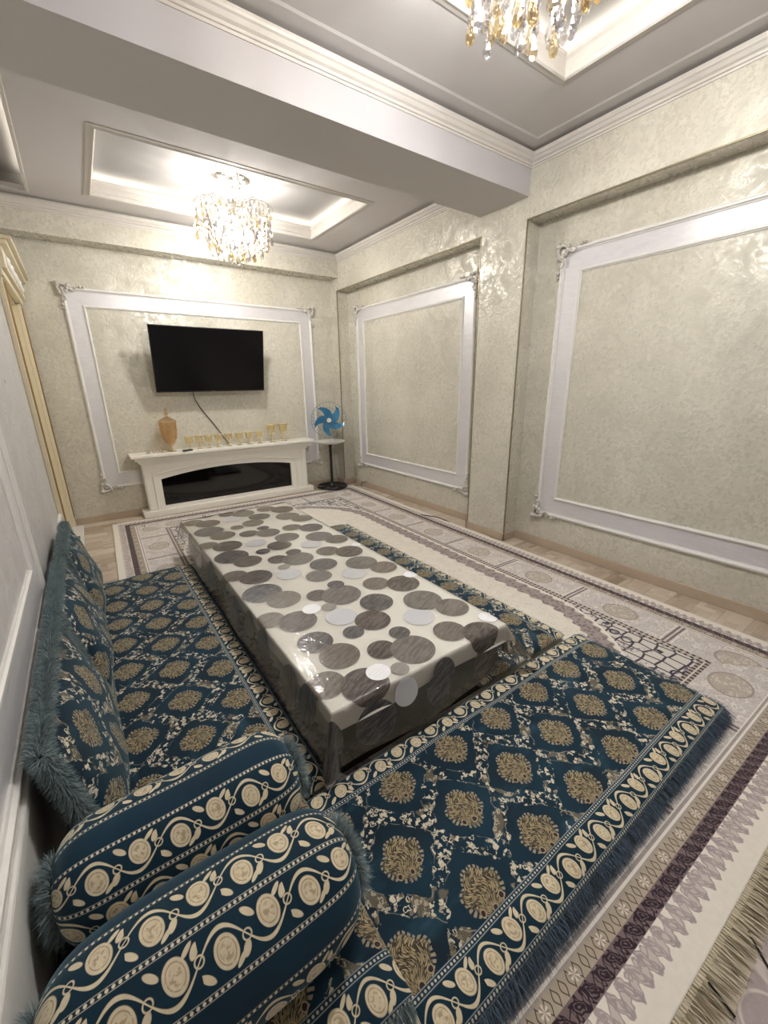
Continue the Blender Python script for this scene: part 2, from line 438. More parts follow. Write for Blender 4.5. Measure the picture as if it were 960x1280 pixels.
cl(380, 640, 3.2, [(460, 418, 62, S_), (440, 690, 60, S_), (150, 418, 62, S_), (200, 245, 48, S_),
    (60, 97, 53, G_), (130, 108, 46, B_), (95, 155, 46, B_), (180, 157, 55, K_), (208, 130, 20, W_), (78, 208, 55, D_), (60, 255, 52, G_),
    (230, 202, 63, G_), (318, 220, 54, B_), (288, 285, 53, B_), (396, 285, 66, K_), (425, 250, 28, W_), (475, 352, 78, G_), (592, 380, 67, B_),
    (583, 475, 67, B_), (715, 485, 80, K_), (735, 420, 38, W_), (598, 610, 62, D_), (312, 550, 60, K_), (436, 547, 90, G_), (382, 482, 43, D_),
    (384, 626, 38, R_), (290, 360, 67, D_), (275, 432, 72, K_), (198, 480, 43, D_), (55, 333, 45, K_), (150, 330, 78, G_), (127, 290, 34, D_),
    (100, 380, 30, R_), (45, 520, 72, D_), (143, 573, 82, B_), (90, 690, 78, B_), (245, 690, 100, K_), (297, 640, 50, W_)])
for yy, rr_, k in ((1.25, .075, D_), (1.42, .085, K_), (1.75, .08, D_), (1.95, .07, B_), (2.2, .085, D_), (2.45, .07, K_), (2.75, .08, D_), (3.05, .07, B_), (3.4, .08, K_)):
    CIRC.append((TX0 - 0.10 - 0.02 * math.sin(yy * 9), yy, rr_, k))
for xx, rr_, k in ((.70, .09, D_), (1.02, .07, D_), (1.33, .08, K_)):
    CIRC.append((xx, TY0 - 0.13, rr_, k))
CIRC.append((TX0 - 0.10, TY0 - 0.12, .125, D_)); CIRC.append((TX1 + .1, 1.4, .08, B_)); CIRC.append((TX1 + .1, 2.1, .08, D_))  # first disc is added, its colour paints the hanging corner fold dark
new_mat('film')
uv = coord('UV'); u, v, _ = sep(uv)
gv = noise(xyz(u * 1.0 + v * 2.2, v * 9.0 - u * 4.0), 7, 3, 0.6, 0.6)
fine = noise(xyz(u, v), 120, 2)
col = mix(fine, S(216, 208, 192), S(232, 226, 212)); alpha = V(None)
mask = None
for cx, cy, r_c, kc in CIRC:
    n_ = T.nodes.new('ShaderNodeVectorMath'); n_.operation = 'DISTANCE'; put(n_.inputs[0], uv); n_.inputs[1].default_value = (cx, cy, 0)
    dd = V(n_.outputs['Value']); mk = below(dd, r_c, 0.0014)
    col = mix(mk, col, kc); mask = mk if mask is None else mx(mask, mk)
grain = mrange(gv, 0.44, 0.56, 0, 1) * 0.22 + below(ab(gv - 0.55), 0.008, 0.006) * 0.3
colg = mix(grain, col, mix(0.45, col, S(206, 200, 190)))
col = mix(mask, col, colg)
wr = noise(xyz(u * 2.0, v), 7, 4, 0.65, 0.5)
surf = bsdf(col, 0.35, 0.0, 0.3, wr, 0.15, 0.02)
body_ = mixsh(mx(mask * 0.93, 0.08), transp((0.98, 0.98, 0.97, 1)), surf)
bp = T.nodes.new('ShaderNodeBump'); bp.inputs['Strength'].default_value = 0.40; bp.inputs['Distance'].default_value = 0.012
put(bp.inputs['Height'], wr * 0.8 + noise(xyz(u * 1.5, v), 20, 2, 0.5) * 0.55 * mrange(noise(xyz(u, v, 4.0), 3, 2), 0.42, 0.58, 0.15, 1))
frs = T.nodes.new('ShaderNodeFresnel'); frs.inputs[0].default_value = 1.5; T.links.new(bp.outputs[0], frs.inputs['Normal'])
gg = T.nodes.new('ShaderNodeBsdfGlossy'); gg.inputs['Roughness'].default_value = 0.03; T.links.new(bp.outputs[0], gg.inputs['Normal'])
out(mixsh(V(frs.outputs[0]), body_, V(gg.outputs[0])))

# ------------------------------------------------------------------ mesh helpers
def mesh_obj(name, verts, faces, mat, parent=None, smooth=False, uvs=None, loc=None):
    me = bpy.data.meshes.new(name)
    me.from_pydata([tuple(v) for v in verts], [], [tuple(f) for f in faces]); me.update()
    if uvs is not None:
        lay = me.uv_layers.new(name='UVMap')
        idx = np.empty(len(me.loops), dtype=np.int32); me.loops.foreach_get('vertex_index', idx)
        lay.data.foreach_set('uv', np.asarray(uvs, dtype=np.float32)[idx].ravel())
    if smooth: me.polygons.foreach_set('use_smooth', [True] * len(me.polygons))
    me.materials.append(MATS[mat])
    o = bpy.data.objects.new(name, me); COL.objects.link(o)
    if parent is not None: o.parent = parent
    if loc is not None: o.location = loc
    return o
class MB:
    def __init__(s): s.v = []; s.f = []
    def add(s, v, f):
        b = len(s.v); s.v += [tuple(q) for q in v]; s.f += [tuple(i + b for i in q) for q in f]; return s
    def box(s, x0, x1, y0, y1, z0, z1):
        return s.add([(x, y, z) for x in (x0, x1) for y in (y0, y1) for z in (z0, z1)],
                     [(0, 1, 3, 2), (4, 6, 7, 5), (0, 4, 5, 1), (2, 3, 7, 6), (0, 2, 6, 4), (1, 5, 7, 3)])
    def bbox(s, x0, x1, y0, y1, z0, z1, b=0.004):
        bm = bmesh.new(); bmesh.ops.create_cube(bm, size=1)
        for q in bm.verts: q.co = Vector(((x0 + x1) / 2 + q.co.x * (x1 - x0), (y0 + y1) / 2 + q.co.y * (y1 - y0), (z0 + z1) / 2 + q.co.z * (z1 - z0)))
        bmesh.ops.bevel(bm, geom=bm.edges[:] + bm.verts[:], offset=b, segments=2, affect='EDGES', profile=0.5)
        bm.verts.index_update()
        s.add([q.co[:] for q in bm.verts], [[q.index for q in f.verts] for f in bm.faces]); bm.free(); return s
    def lathe(s, prof, n=24, cx=0, cy=0, cz=0, axis='z'):
        v = []; f = []
        for r, z in prof:
            for k in range(n):
                a = 2 * PI * k / n; p = (r * math.cos(a), r * math.sin(a), z)
                if axis == 'y': p = (p[0], p[2], p[1])
                if axis == 'x': p = (p[2], p[0], p[1])
                v.append((p[0] + cx, p[1] + cy, p[2] + cz))
        for i in range(len(prof) - 1):
            for k in range(n):
                f.append((i * n + k, i * n + (k + 1) % n, (i + 1) * n + (k + 1) % n, (i + 1) * n + k))
        f.append(tuple(range(n))[::-1]); f.append(tuple((len(prof) - 1) * n + k for k in range(n)))
        return s.add(v, f)
    def tube(s, pts, r, n=8, closed=False):
        pts = [Vector(p) for p in pts]; N = len(pts); v = []; f = []
        rr = r if hasattr(r, '__len__') else [r] * N
        up = None
        for i, p in enumerate(pts):
            a = pts[(i - 1) % N] if (closed or i > 0) else p; b = pts[(i + 1) % N] if (closed or i < N - 1) else p
            t = (b - a).normalized()
            if up is None: up = Vector((0, 0, 1)) if abs(t.z) < 0.9 else Vector((1, 0, 0))
            x = t.cross(up)
            if x.length < 1e-4: x = t.cross(Vector((0.3, 0.5, 0.8)))
            x.normalize(); y = x.cross(t); up = y
            for k in range(n):
                an = 2 * PI * k / n; v.append(p + (x * math.cos(an) + y * math.sin(an)) * rr[i])
        for i in range(N if closed else N - 1):
            j = (i + 1) % N
            for k in range(n): f.append((i * n + k, i * n + (k + 1) % n, j * n + (k + 1) % n, j * n + k))
        if not closed: f.append(tuple(range(n))[::-1]); f.append(tuple((N - 1) * n + k for k in range(n)))
        return s.add(v, f)
    def sweep_rect(s, prof, a0, a1, b0, b1, fn, inward=True):
        """sweep profile [(offset, height)] round a rectangle; fn maps (a, b, h) to xyz"""
        sg = 1 if inward else -1; n = len(prof); v = []; f = []
        for ca, cb, da, db in ((a0, b0, 1, 1), (a1, b0, -1, 1), (a1, b1, -1, -1), (a0, b1, 1, -1)):
            for o_, h in prof: v.append(fn(ca + da * o_ * sg, cb + db * o_ * sg, h))
        for c in range(4):
            d2 = (c + 1) % 4
            for i in range(n - 1): f.append((c * n + i, d2 * n + i, d2 * n + i + 1, c * n + i + 1))
        return s.add(v, f)
    def sphere(s, c, r, n=10, sx=1, sy=1, sz=1):
        prof = [(max(1e-4, r * math.sin(PI * i / n)), -r * math.cos(PI * i / n)) for i in range(n + 1)]
        b = len(s.v); s.lathe(prof, n * 2 if n < 8 else n + 4)
        for i in range(b, len(s.v)):
            q = s.v[i]; s.v[i] = (q[0] * sx + c[0], q[1] * sy + c[1], q[2] * sz + c[2])
        return s
    def build(s, name, mat, parent=None, smooth=False, loc=None):
        o = mesh_obj(name, s.v, s.f, mat, parent, smooth, None, loc)
        bm = bmesh.new(); bm.from_mesh(o.data); bmesh.ops.recalc_face_normals(bm, faces=bm.faces[:]); bm.to_mesh(o.data); bm.free()
        if smooth:
            o.data.polygons.foreach_set('use_smooth', [True] * len(o.data.polygons))
            try: o.data.set_sharp_from_angle(angle=math.radians(40))
            except Exception: pass
        return o
def tag(o, label=None, cat=None, group=None, kind=None):
    for k, q in (('label', label), ('category', cat), ('group', group), ('kind', kind)):
        if q: o[k] = q
    return o
def thing(name, label, cat, loc=(0, 0, 0), rz=0, group=None):
    o = bpy.data.objects.new(name, None); COL.objects.link(o); o.location = loc; o.rotation_euler = (0, 0, rz)
    o.empty_display_size = 0.1
    return tag(o, label, cat, group)
def struct(o): o['kind'] = 'structure'; return o

def strands(name, roots, dirs, length, width, mat, parent, droop=0.3, jitter=0.35, seed=1):
    """blades of fur or thread, one joined mesh"""
    rg = np.random.default_rng(seed)
    P0 = np.asarray(roots, float); D = np.asarray(dirs, float); n = len(P0)
    D = D + rg.normal(0, jitter, D.shape); D /= np.linalg.norm(D, axis=1)[:, None] + 1e-9
    Ls = length * rg.uniform(0.6, 1.15, n)[:, None]
    side = np.cross(D, rg.normal(0, 1, D.shape)); side /= np.linalg.norm(side, axis=1)[:, None] + 1e-9
    g = np.array([0, 0, -1.0]); w = width
    P1 = P0 + D * Ls * 0.5 + g * droop * Ls * 0.12; P2 = P0 + D * Ls + g * droop * Ls * 0.5
    vs = np.stack([P0 - side * w, P0 + side * w, P1 + side * w * 0.8, P1 - side * w * 0.8, P2], axis=1).reshape(-1, 3)
    base = np.arange(n)[:, None] * 5
    me = bpy.data.meshes.new(name)
    loops = np.concatenate([base + np.array([0, 1, 2, 3]), base + np.array([3, 2, 4])], axis=1).ravel()
    starts = (np.arange(n)[:, None] * 7 + np.array([0, 4])).ravel()
    me.vertices.add(len(vs)); me.vertices.foreach_set('co', vs.ravel())
    me.loops.add(len(loops)); me.loops.foreach_set('vertex_index', loops.astype(np.int32))
    me.polygons.add(len(starts)); me.polygons.foreach_set('loop_start', starts.astype(np.int32))
    me.update(calc_edges=True); me.validate()
    me.materials.append(MATS[mat])
    o = bpy.data.objects.new(name, me); COL.objects.link(o)
    if parent: o.parent = parent
    o['kind'] = 'stuff'
    return o

# ------------------------------------------------------------------ room shell
XL, XR, XN = -0.315, 3.05, 3.218          # left wall, right wall face, back of the niches
YB, YT = -1.35, 5.49                      # wall behind the camera, television wall
YBEAM0, YBEAM1, ZBEAM = 2.34, 2.825, 2.785
YBAND, ZBAND = 5.277, 2.785
ZC, ZN = 3.06, 2.637                      # ceiling, top of the niches
N1 = (2.80, 5.32); N2 = (-0.55, 2.34)     # niche spans along y

fb = MB().box(XL - 0.6, XN + 0.1, YB - 0.1, YT + 0.1, -0.08, -0.014)
floor = struct(fb.build('floor', 'baseboard_wood'))
pm = MB().bbox(-0.5, 0.5, -0.5, 0.5, -0.5, 0.5, 0.003)
plank0 = None
y = YB; row = 0
while y < YT - 0.01:
    w = min(0.142, YT - y)
    x = XL - 0.35 - random.uniform(0, 0.5)
    while x < XN:
        L = random.uniform(0.55, 1.15); x1 = min(x + L, XN)
        xa = max(x, XL - 0.35)
        if x1 - xa > 0.02:
            if plank0 is None:
                plank0 = pm.build('plank', 'plank', floor); o = plank0
            else:
                o = plank0.copy(); COL.objects.link(o)
            o.location = ((xa + x1) / 2, y + w / 2, -0.007); o.scale = (x1 - xa - 0.0012, w - 0.0012, 0.014)
        x = x1
    y += w; row += 1

# right wall with two niches and the pilaster between them
wr = MB().box(XN, XN + 0.1, YB - 0.1, YT + 0.1, 0, 3.3).box(XR, XN, YB, YT, ZN, 3.3).box(XR, XN, N1[1], YT, 0, ZN).box(XR, XN, YB, N2[0], 0, ZN)
wall_right = struct(wr.build('wall_right', 'plaster'))
MB().box(XR, XN, N2[1], N1[0], 0, ZN).build('pilaster', 'plaster', wall_right)
for yy, sg in ((N1[0], 1), (N1[1], -1), (N2[1], -1)):
    MB().bbox(XR - 0.004, XR + 0.010, yy - 0.004 if sg > 0 else yy - 0.006, yy + 0.006 if sg > 0 else yy + 0.004, 0.075, ZN, 0.002).build('corner_bead', 'edge_metal', wall_right)
for a, b in (N1, N2):
    MB().bbox(XR - 0.004, XR + 0.008, a, b, ZN - 0.006, ZN + 0.004, 0.002).build('corner_bead', 'edge_metal', wall_right)
# television wall with the low band under the ceiling
wall_back = struct(MB().box(XL - 0.6, XN + 0.1, YT, YT + 0.1, 0, 3.3).build('wall_back', 'plaster'))
MB().box(XL, XR, YBAND, YT, ZBAND, 3.3).build('soffit_band', 'plaster', wall_back)
# left wall with the door opening
DY0, DY1, DZ = 4.24, 5.34, 2.20
wall_left = struct(MB().box(XL - 0.16, XL, YB, DY0, 0, 3.3).box(XL - 0.16, XL, DY1, YT, 0, 3.3).box(XL - 0.16, XL, DY0, DY1, DZ, 3.3).build('wall_left', 'plaster_grey'))
wall_front = struct(MB().box(XL - 0.2, XN + 0.1, YB - 0.1, YB, 0, 3.3).build('wall_front', 'plaster_grey'))

def base_run(name, runs):
    b = MB()
    for x0, x1, y0, y1 in runs: b.bbox(min(x0, x1), max(x0, x1), min(y0, y1), max(y0, y1), 0, 0.075, 0.004)
    return struct(b.build(name, 'baseboard_wood'))
t_ = 0.016
base_run('baseboard_right', [(XN - t_, XN, N1[0], N1[1]), (XN - t_, XN, N2[0], N2[1]), (XR - t_, XR, N2[1] - t_, N1[0] + t_), (XR - t_, XN, N2[1] - t_, N2[1]),
                             (XR - t_, XN, N1[0], N1[0] + t_), (XR - t_, XN, N1[1] - t_, N1[1]), (XR - t_, XR, N1[1], YT)])
base_run('baseboard_back', [(XL, XR - t_, YT - t_, YT)])

# ceiling with two lit trays and a lit slot along the left wall
TR = [(0.41, 2.51, 3.75, 4.91), (0.41, 2.52, 0.59, 1.755)]
SLOT = (XL, -0.035, YBEAM1, 5.14)
cb = MB()
def slab(x0, x1, y0, y1): cb.box(x0, x1, y0, y1, ZC, ZC + 0.04)
(ax0, ax1, ay0, ay1), (bx0, bx1, by0, by1) = [(a - .05, b + .05, c - .05, d + .05) for a, b, c, d in TR]
slab(SLOT[1], XR, YBEAM1, ay0); slab(SLOT[1], ax0, ay0, ay1); slab(ax1, XR, ay0, ay1); slab(SLOT[1], XR, ay1, YBAND); slab(XL, SLOT[1], SLOT[3], YBAND)
slab(XL, XR, YB, by0); slab(XL, bx0, by0, by1); slab(bx1, XR, by0, by1); slab(XL, XR, by1, YBEAM0)
ceiling = struct(cb.build('ceiling', 'ceiling_paint'))
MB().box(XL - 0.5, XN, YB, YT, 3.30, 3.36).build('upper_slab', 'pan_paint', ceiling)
b = MB().box(XL, XR, YBEAM0, YBEAM1, ZBEAM, 3.3)
beam = b.build('beam', 'beam_paint', ceiling)
beam.data.materials.append(MATS['beam_under'])
for p_ in beam.data.polygons:
    if p_.normal.z < -0.9: p_.material_index = 1
for (x0, x1, y0, y1) in TR:
    g = 0.15; zp = 3.225
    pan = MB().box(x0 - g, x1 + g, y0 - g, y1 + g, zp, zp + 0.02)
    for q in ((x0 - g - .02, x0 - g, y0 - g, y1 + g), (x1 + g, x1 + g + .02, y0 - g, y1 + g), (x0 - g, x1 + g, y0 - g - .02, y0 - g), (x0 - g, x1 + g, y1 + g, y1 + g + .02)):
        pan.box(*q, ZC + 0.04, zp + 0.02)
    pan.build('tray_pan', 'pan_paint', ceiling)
    prof = [(-0.056, ZC + 0.002), (-0.050, ZC - 0.004), (-0.03, ZC - 0.006), (-0.01, ZC - 0.012), (0.0, ZC - 0.006), (0.0, ZC + 0.02), (-0.008, ZC + 0.028), (-0.012, ZC + 0.07), (-0.018, ZC + 0.075),
            (-0.018, ZC + 0.082), (-0.005, ZC + 0.095), (-0.005, ZC + 0.112), (-0.06, ZC + 0.112), (-0.06, ZC + 0.04)]
    MB().sweep_rect(prof, x0, x1, y0, y1, lambda a, b, h: (a, b, h)).build('tray_moulding', 'cornice_white', ceiling)
    for q in ((x0 - .085, x0 - .07, y0 - .07, y1 + .07), (x1 + .07, x1 + .085, y0 - .07, y1 + .07), (x0 - .07, x1 + .07, y0 - .085, y0 - .07), (x0 - .07, x1 + .07, y1 + .07, y1 + .085)):
        MB().box(*q, ZC + 0.10, ZC + 0.112).build('led_strip', 'led', ceiling)
s0, s1, s2, s3 = SLOT
MB().box(s0, s1 + 0.12, s2, s3 + 0.1, 3.2, 3.22).box(s1 + .1, s1 + .12, s2, s3 + .1, ZC + .04, 3.2).box(s0, s1 + .1, s3 + .08, s3 + .1, ZC + .04, 3.2).build('slot_pan', 'pan_paint', ceiling)
MB().bbox(s1 - 0.012, s1 + 0.012, s2, s3, ZC - 0.012, ZC + 0.085, 0.005).build('slot_lip', 'cornice_white', ceiling)
MB().box(s1 + .03, s1 + .045, s2, s3, ZC + 0.06, ZC + 0.072).build('led_strip', 'led', ceiling)
# flat border strip on the ceiling beside the cornice
for (x0, x1, y0, y1) in ((XL, XR, YB, YBEAM0),):
    MB().sweep_rect([(0.0, ZC - 0.005), (0.130, ZC - 0.005), (0.145, ZC)], x0, x1, y0, y1, lambda a, b, h: (a, b, h)).build('ceiling_border', 'ceiling_paint', ceiling)
CP = [(0, 2.957), (0.006, 2.957), (0.008, 2.968), (0.016, 2.970), (0.018, 2.982), (0.030, 2.990), (0.040, 3.006), (0.048, 3.012), (0.052, 3.022), (0.052, 3.034), (0.0, 3.036)]
for k, (x0, x1, y0, y1) in enumerate(((XL, XR, YB, YBEAM0), (XL, XR, YBEAM1, YBAND))):
    struct(MB().sweep_rect(CP, x0, x1, y0, y1, lambda a, b, h: (a, b, h)).build('trim_%d' % (k + 1), 'cornice_white'))

# ---- panel frames on the walls: two mouldings, a silver band between, cast ornaments in the corners
def ornament_mesh():
    b = MB()
    def spiral(cx, cy, r0, r1, a0, a1, w):
        pts = []; n = 16
        for i in range(n + 1):
            t = i / n; r = r0 + (r1 - r0) * t; a = a0 + (a1 - a0) * t
            pts.append((cx + r * math.cos(a), cy + r * math.sin(a), 0.012))
        b.tube(pts, [w * (1 - 0.5 * i / n) for i in range(n + 1)], 6)
    spiral(0.035, 0.035, 0.040, 0.008, PI * 1.25, PI * 1.25 + 4.6, 0.010)
    spiral(0.035, 0.035, 0.040, 0.012, PI * 1.25, PI * 1.25 - 3.6, 0.009)
    spiral(0.100, 0.022, 0.026, 0.006, PI, PI - 4.8, 0.008); spiral(0.022, 0.100, 0.026, 0.006, -PI / 2, -PI / 2 + 4.8, 0.008)
    for i in range(5):
        a = PI / 4 + (i - 2) * 0.42
        b.sphere((0.012 + 0.052 * math.cos(a), 0.012 + 0.052 * math.sin(a), 0.012), 0.014, 6, 1, 1, 0.8)
    for x, y, s in ((0.142, 0.012, 0.011), (0.012, 0.142, 0.011), (0.165, 0.012, 0.008), (0.012, 0.165, 0.008), (0.0, 0.0, 0.018)): b.sphere((x, y, 0.010), s, 6)
    return b
orn_me = None
def corner_ornament(parent, mtx):
    global orn_me
    if orn_me is None:
        o = ornament_mesh().build('corner_ornament', 'cornice_white', parent, True); orn_me = o.data
    else:
        o = bpy.data.objects.new('corner_ornament', orn_me); COL.objects.link(o); o.parent = parent
    o.matrix_local = mtx
def panel(parent, org, ea, eb, en, oa0, oa1, ob0, ob1, wd=0.155, orn=True):
    ea, eb, en, org = map(Vector, (ea, eb, en, org))
    fn = lambda a, b, h: org + ea * a + eb * b + en * h
    def bead(w, h): return [(0, 0), (0, h * 0.5), (w * 0.18, h * 0.62), (w * 0.3, h), (w * 0.6, h), (w * 0.78, h * 0.55), (w, h * 0.4), (w, 0)]
    MB().sweep_rect(bead(0.034, 0.022), oa0, oa1, ob0, ob1, fn).build('panel_moulding', 'white_trim', parent)
    MB().sweep_rect(bead(0.026, 0.016), oa0 + wd, oa1 - wd, ob0 + wd, ob1 - wd, fn).build('panel_moulding', 'white_trim', parent)
    MB().sweep_rect([(0.030, 0.003), (wd + 0.004, 0.003)], oa0, oa1, ob0, ob1, fn).build('panel_band', 'silver_band', parent)
    for a, b, sa, sb in () if not orn else ((oa0, ob0, 1, 1), (oa1, ob0, -1, 1), (oa1, ob1, -1, -1), (oa0, ob1, 1, -1)):
        o = fn(a - sa * 0.022, b - sb * 0.022, 0.004); x = ea * sa * 1.3; y = eb * sb * 1.3; z = en * 1.6
        corner_ornament(parent, Matrix(((x.x, y.x, z.x, o.x), (x.y, y.y, z.y, o.y), (x.z, y.z, z.z, o.z), (0, 0, 0, 1))))
panel(wall_back, (0, YT, 0), (1, 0, 0), (0, 0, 1), (0, -1, 0), 0.045, 2.735, 0.36, 2.404)
panel(wall_right, (XN, 0, 0), (0, 1, 0), (0, 0, 1), (-1, 0, 0), 2.975, 5.10, 0.325, 2.402)
panel(wall_right, (XN, 0, 0), (0, 1, 0), (0, 0, 1), (-1, 0, 0), -0.35, 2.12, 0.302, 2.405)
panel(wall_left, (XL, 0, 0), (0, 1, 0), (0, 0, 1), (1, 0, 0), -0.6, 2.40, 0.50, 2.405, 0.19, False)
# dado rail and plain wainscot on the left wall
MB().bbox(XL, XL + 0.012, YB, DY0 - 0.1, 0.0, 0.46, 0.003).build('wainscot', 'white_trim', wall_left)
MB().bbox(XL, XL + 0.026, YB, DY0 - 0.1, 0.445, 0.480, 0.008).bbox(XL, XL + 0.018, YB, DY0 - 0.1, 0.41, 0.448, 0.006).build('dado_rail', 'white_trim', wall_left)

# door portal
door = struct(MB().bbox(XL, XL + 0.035, DY0 - 0.11, DY0, 0, DZ, 0.006).bbox(XL, XL + 0.035, DY1, DY1 + 0.11, 0, DZ, 0.006)
              .box(XL - 0.17, XL + 0.002, DY1 - 0.02, DY1, 0, DZ).box(XL - 0.17, XL + 0.002, DY0, DY0 + 0.02, 0, DZ).box(XL - 0.17, XL, DY0, DY1, DZ - 0.02, DZ).build('door_1', 'cream_lacquer'))
for yy in (DY0 - 0.1, DY0 - 0.012, DY1 + 0.008, DY1 + 0.1):
    MB().bbox(XL + 0.033, XL + 0.040, yy - 0.004, yy + 0.004, 0.12, DZ - 0.02, 0.002).build('gilt_line', 'gold_line', door)
MB().bbox(XL - 0.10, XL - 0.06, DY0 + 0.02, DY1 - 0.02, 0.01, DZ - 0.02, 0.004).build('door_leaf', 'cream_lacquer', door)
pd = MB()
for (z0, z1, pr, ext) in ((DZ, DZ + 0.05, 0.05, 0.13), (DZ + 0.05, DZ + 0.19, 0.075, 0.12), (DZ + 0.19, DZ + 0.225, 0.11, 0.135), (DZ + 0.225, DZ + 0.25, 0.14, 0.14)):
    pd.bbox(XL, XL + pr, DY0 - ext, min(DY1 + ext, YT - 0.004), z0, z1, 0.006)
pd.build('pediment', 'cream_lacquer', door)
pc = MB()
for i in range(14):
    yy = DY0 + (i + 0.5) * (DY1 - DY0) / 14
    pc.sphere((XL + 0.078, yy, DZ + 0.12 + 0.022 * math.sin(i * 1.9)), 0.026, 6, 0.5, 1, 1)
    pc.tube([(XL + 0.078, yy + 0.03 * math.cos(a), DZ + 0.12 + 0.035 * math.sin(a)) for a in np.linspace(0, 5, 10)], 0.006, 5)
pc.build('carved_scroll', 'white_trim', door, True)
sill = MB().bbox(XL - 0.10, XL + 0.10, DY0 + 0.12, DY1 - 0.02, 0, 0.035, 0.006).build('door_sill', 'white_trim', door)
for yy in (4.80, 4.87): MB().bbox(XL + 0.04, XL + 0.07, yy, yy + 0.05, 0.033, 0.038, 0.001).build('sill_slot', 'black_plastic', sill)

# ------------------------------------------------------------------ carpets
rug = thing('carpet', 'large cream and mauve patterned carpet covering most of the floor', 'carpet', (1.482, 2.62, 0), -0.0295)
rm = MB().bbox(-RUG_HX, RUG_HX, -RUG_HY, RUG_HY, 0.001, 0.012, 0.004).build('pile', 'carpet', rug)
nn = 1100
rx = np.linspace(-RUG_HX, RUG_HX, nn)
roots = np.stack([rx, np.full(nn, -RUG_HY + 0.002), np.full(nn, 0.009)], 1)
for k in range(3):
    strands('fringe', roots + np.array([k * 0.001, 0, -0.0015 * k]), np.tile([0.03 * (k - 1), -1, 0.0], (nn, 1)), 0.088, 0.0026, 'fringe_beige', rug, 0.10, 0.10, 11 + k)
kb = MB()
for i in range(300):
    x = -RUG_HX + (i + 0.5) * 2 * RUG_HX / 300
    kb.bbox(x - 0.0036, x + 0.0036, -RUG_HY - 0.014, -RUG_HY + 0.001, 0.001, 0.011, 0.002)
kb.build('fringe_knots', 'fringe_beige', rug)['kind'] = 'stuff'
tag(MB().bbox(0.2, 2.9, -1.25, -0.005, 0.0005, 0.005, 0.002).build('runner_rug', 'mauve_carpet'), 'mauve grey rug with faint light line pattern beyond the carpet fringe', 'rug')

# ------------------------------------------------------------------ seating mats
def pad(name, lx, ly, h, mat, parent, nx=90, ny=36, p=5.0, z0=0.0, wob=0.004, uo=0.0, vo=0.0, swap=False, seed=3, puff=0.0):
    """a padded slab with rounded edges; UV in metres"""
    rg = random.Random(seed); ph = [rg.uniform(0, 6) for _ in range(8)]
    def spaced(n): return [math.copysign(1 - (1 - abs(t)) ** 1.7, t) for t in np.linspace(-1, 1, n)]
    xs, ys = spaced(nx), spaced(ny); v = []; uvs = []; f = []
    for sgn in (1, -1):
        for j, b in enumerate(ys):
            for i, a in enumerate(xs):
                e = (max(0.0, 1 - abs(a) ** (p * max(1.0, lx / ly))) * max(0.0, 1 - abs(b) ** p)) ** 0.5
                X, Y = a * lx / 2, b * ly / 2
                z = h / 2 + sgn * h / 2 * e
                if sgn > 0:
                    z += wob * e * (math.sin(X * 9 + ph[0]) * math.sin(Y * 11 + ph[1]) + 0.6 * math.sin(X * 23 + Y * 17 + ph[2])) + puff * (1 - a * a) * (1 - b * b)
                v.append((X, Y, z + z0)); uvs.append(((X if not swap else Y) + uo, (Y if not swap else X) + vo))
    n = nx * ny
    for j in range(ny - 1):
        for i in range(nx - 1):
            q = j * nx + i
            f.append((q, q + 1, q + nx + 1, q + nx)); f.append((n + q, n + q + nx, n + q + nx + 1, n + q + 1))
    return mesh_obj(name, v, f, mat, parent, True, uvs)
def mat_thing(label, cx, cy, lx, ly, rz, z, h, seed):
    t = thing('floor_mat', label, 'mat', (cx, cy, z), rz, 'floor mats round the low table')
    pad('mat_body', lx, ly, h, 'damask_mat', t, max(40, int(lx * 50)), 44, 7.0, 0, 0.004, seed * 0.37, 0.0, False, seed)
    return t
def edge_fur(t, segs, hz, n_m, length, width, matn, droop, seed):
    R, D = [], []
    rg = np.random.default_rng(seed)
    for (x0, y0, x1, y1, dx, dy) in segs:
        L = math.hypot(x1 - x0, y1 - y0); n = int(L * n_m)
        tt = rg.uniform(0, 1, n); zz = rg.uniform(hz[0], hz[1], n)
        R.append(np.stack([x0 + (x1 - x0) * tt, y0 + (y1 - y0) * tt, zz], 1))
        D.append(np.tile([dx, dy, -0.35], (n, 1)))
    return strands('fur_trim', np.concatenate(R), np.concatenate(D), length, width, matn, t, droop, 0.28, seed)
MZ, MH = 0.0125, 0.075
m_near = mat_thing('teal damask floor mat with fluffy blue edge laid across the table end', 0.905, 0.688, 2.36, 0.71, 0, MZ, MH, 1)
edge_fur(m_near, [(-1.16, -0.345, 1.17, -0.345, 0, -1), (1.17, -0.345, 1.17, 0.34, 1, 0)], (0.012, 0.05), 4200, 0.062, 0.0011, 'fur_dark', 0.7, 5)
m_left = mat_thing('teal damask floor mat along the grey wall under the three cushions', 0.135, 2.262, 2.40, 0.71, PI / 2, MZ, MH, 2)
m_right = mat_thing('teal damask floor mat between the low table and the pilaster wall', 1.668, 2.312, 2.48, 0.71, PI / 2, MZ, MH, 3)
edge_fur(m_right, [(-1.22, -0.345, 1.22, -0.345, 0, -1)], (0.012, 0.05), 3000, 0.04, 0.0011, 'fur_dark', 0.7, 6)
edge_fur(m_left, [(-1.19, -0.345, 1.19, -0.345, 0, -1)], (0.012, 0.05), 3000, 0.035, 0.0011, 'fur_dark', 0.7, 7)
UZ = MZ + MH + 0.003
t = thing('corner_mat', 'short teal damask mat with pomegranate border under the two bolsters', 'mat', (0.035, 0.775, UZ), 0, 'floor mats round the low table')
pad('mat_body', 0.66, 0.70, 0.078, 'damask_mat', t, 44, 44, 6.0, 0, 0.004, 0.31, 0.0, False, 9, 0.0)
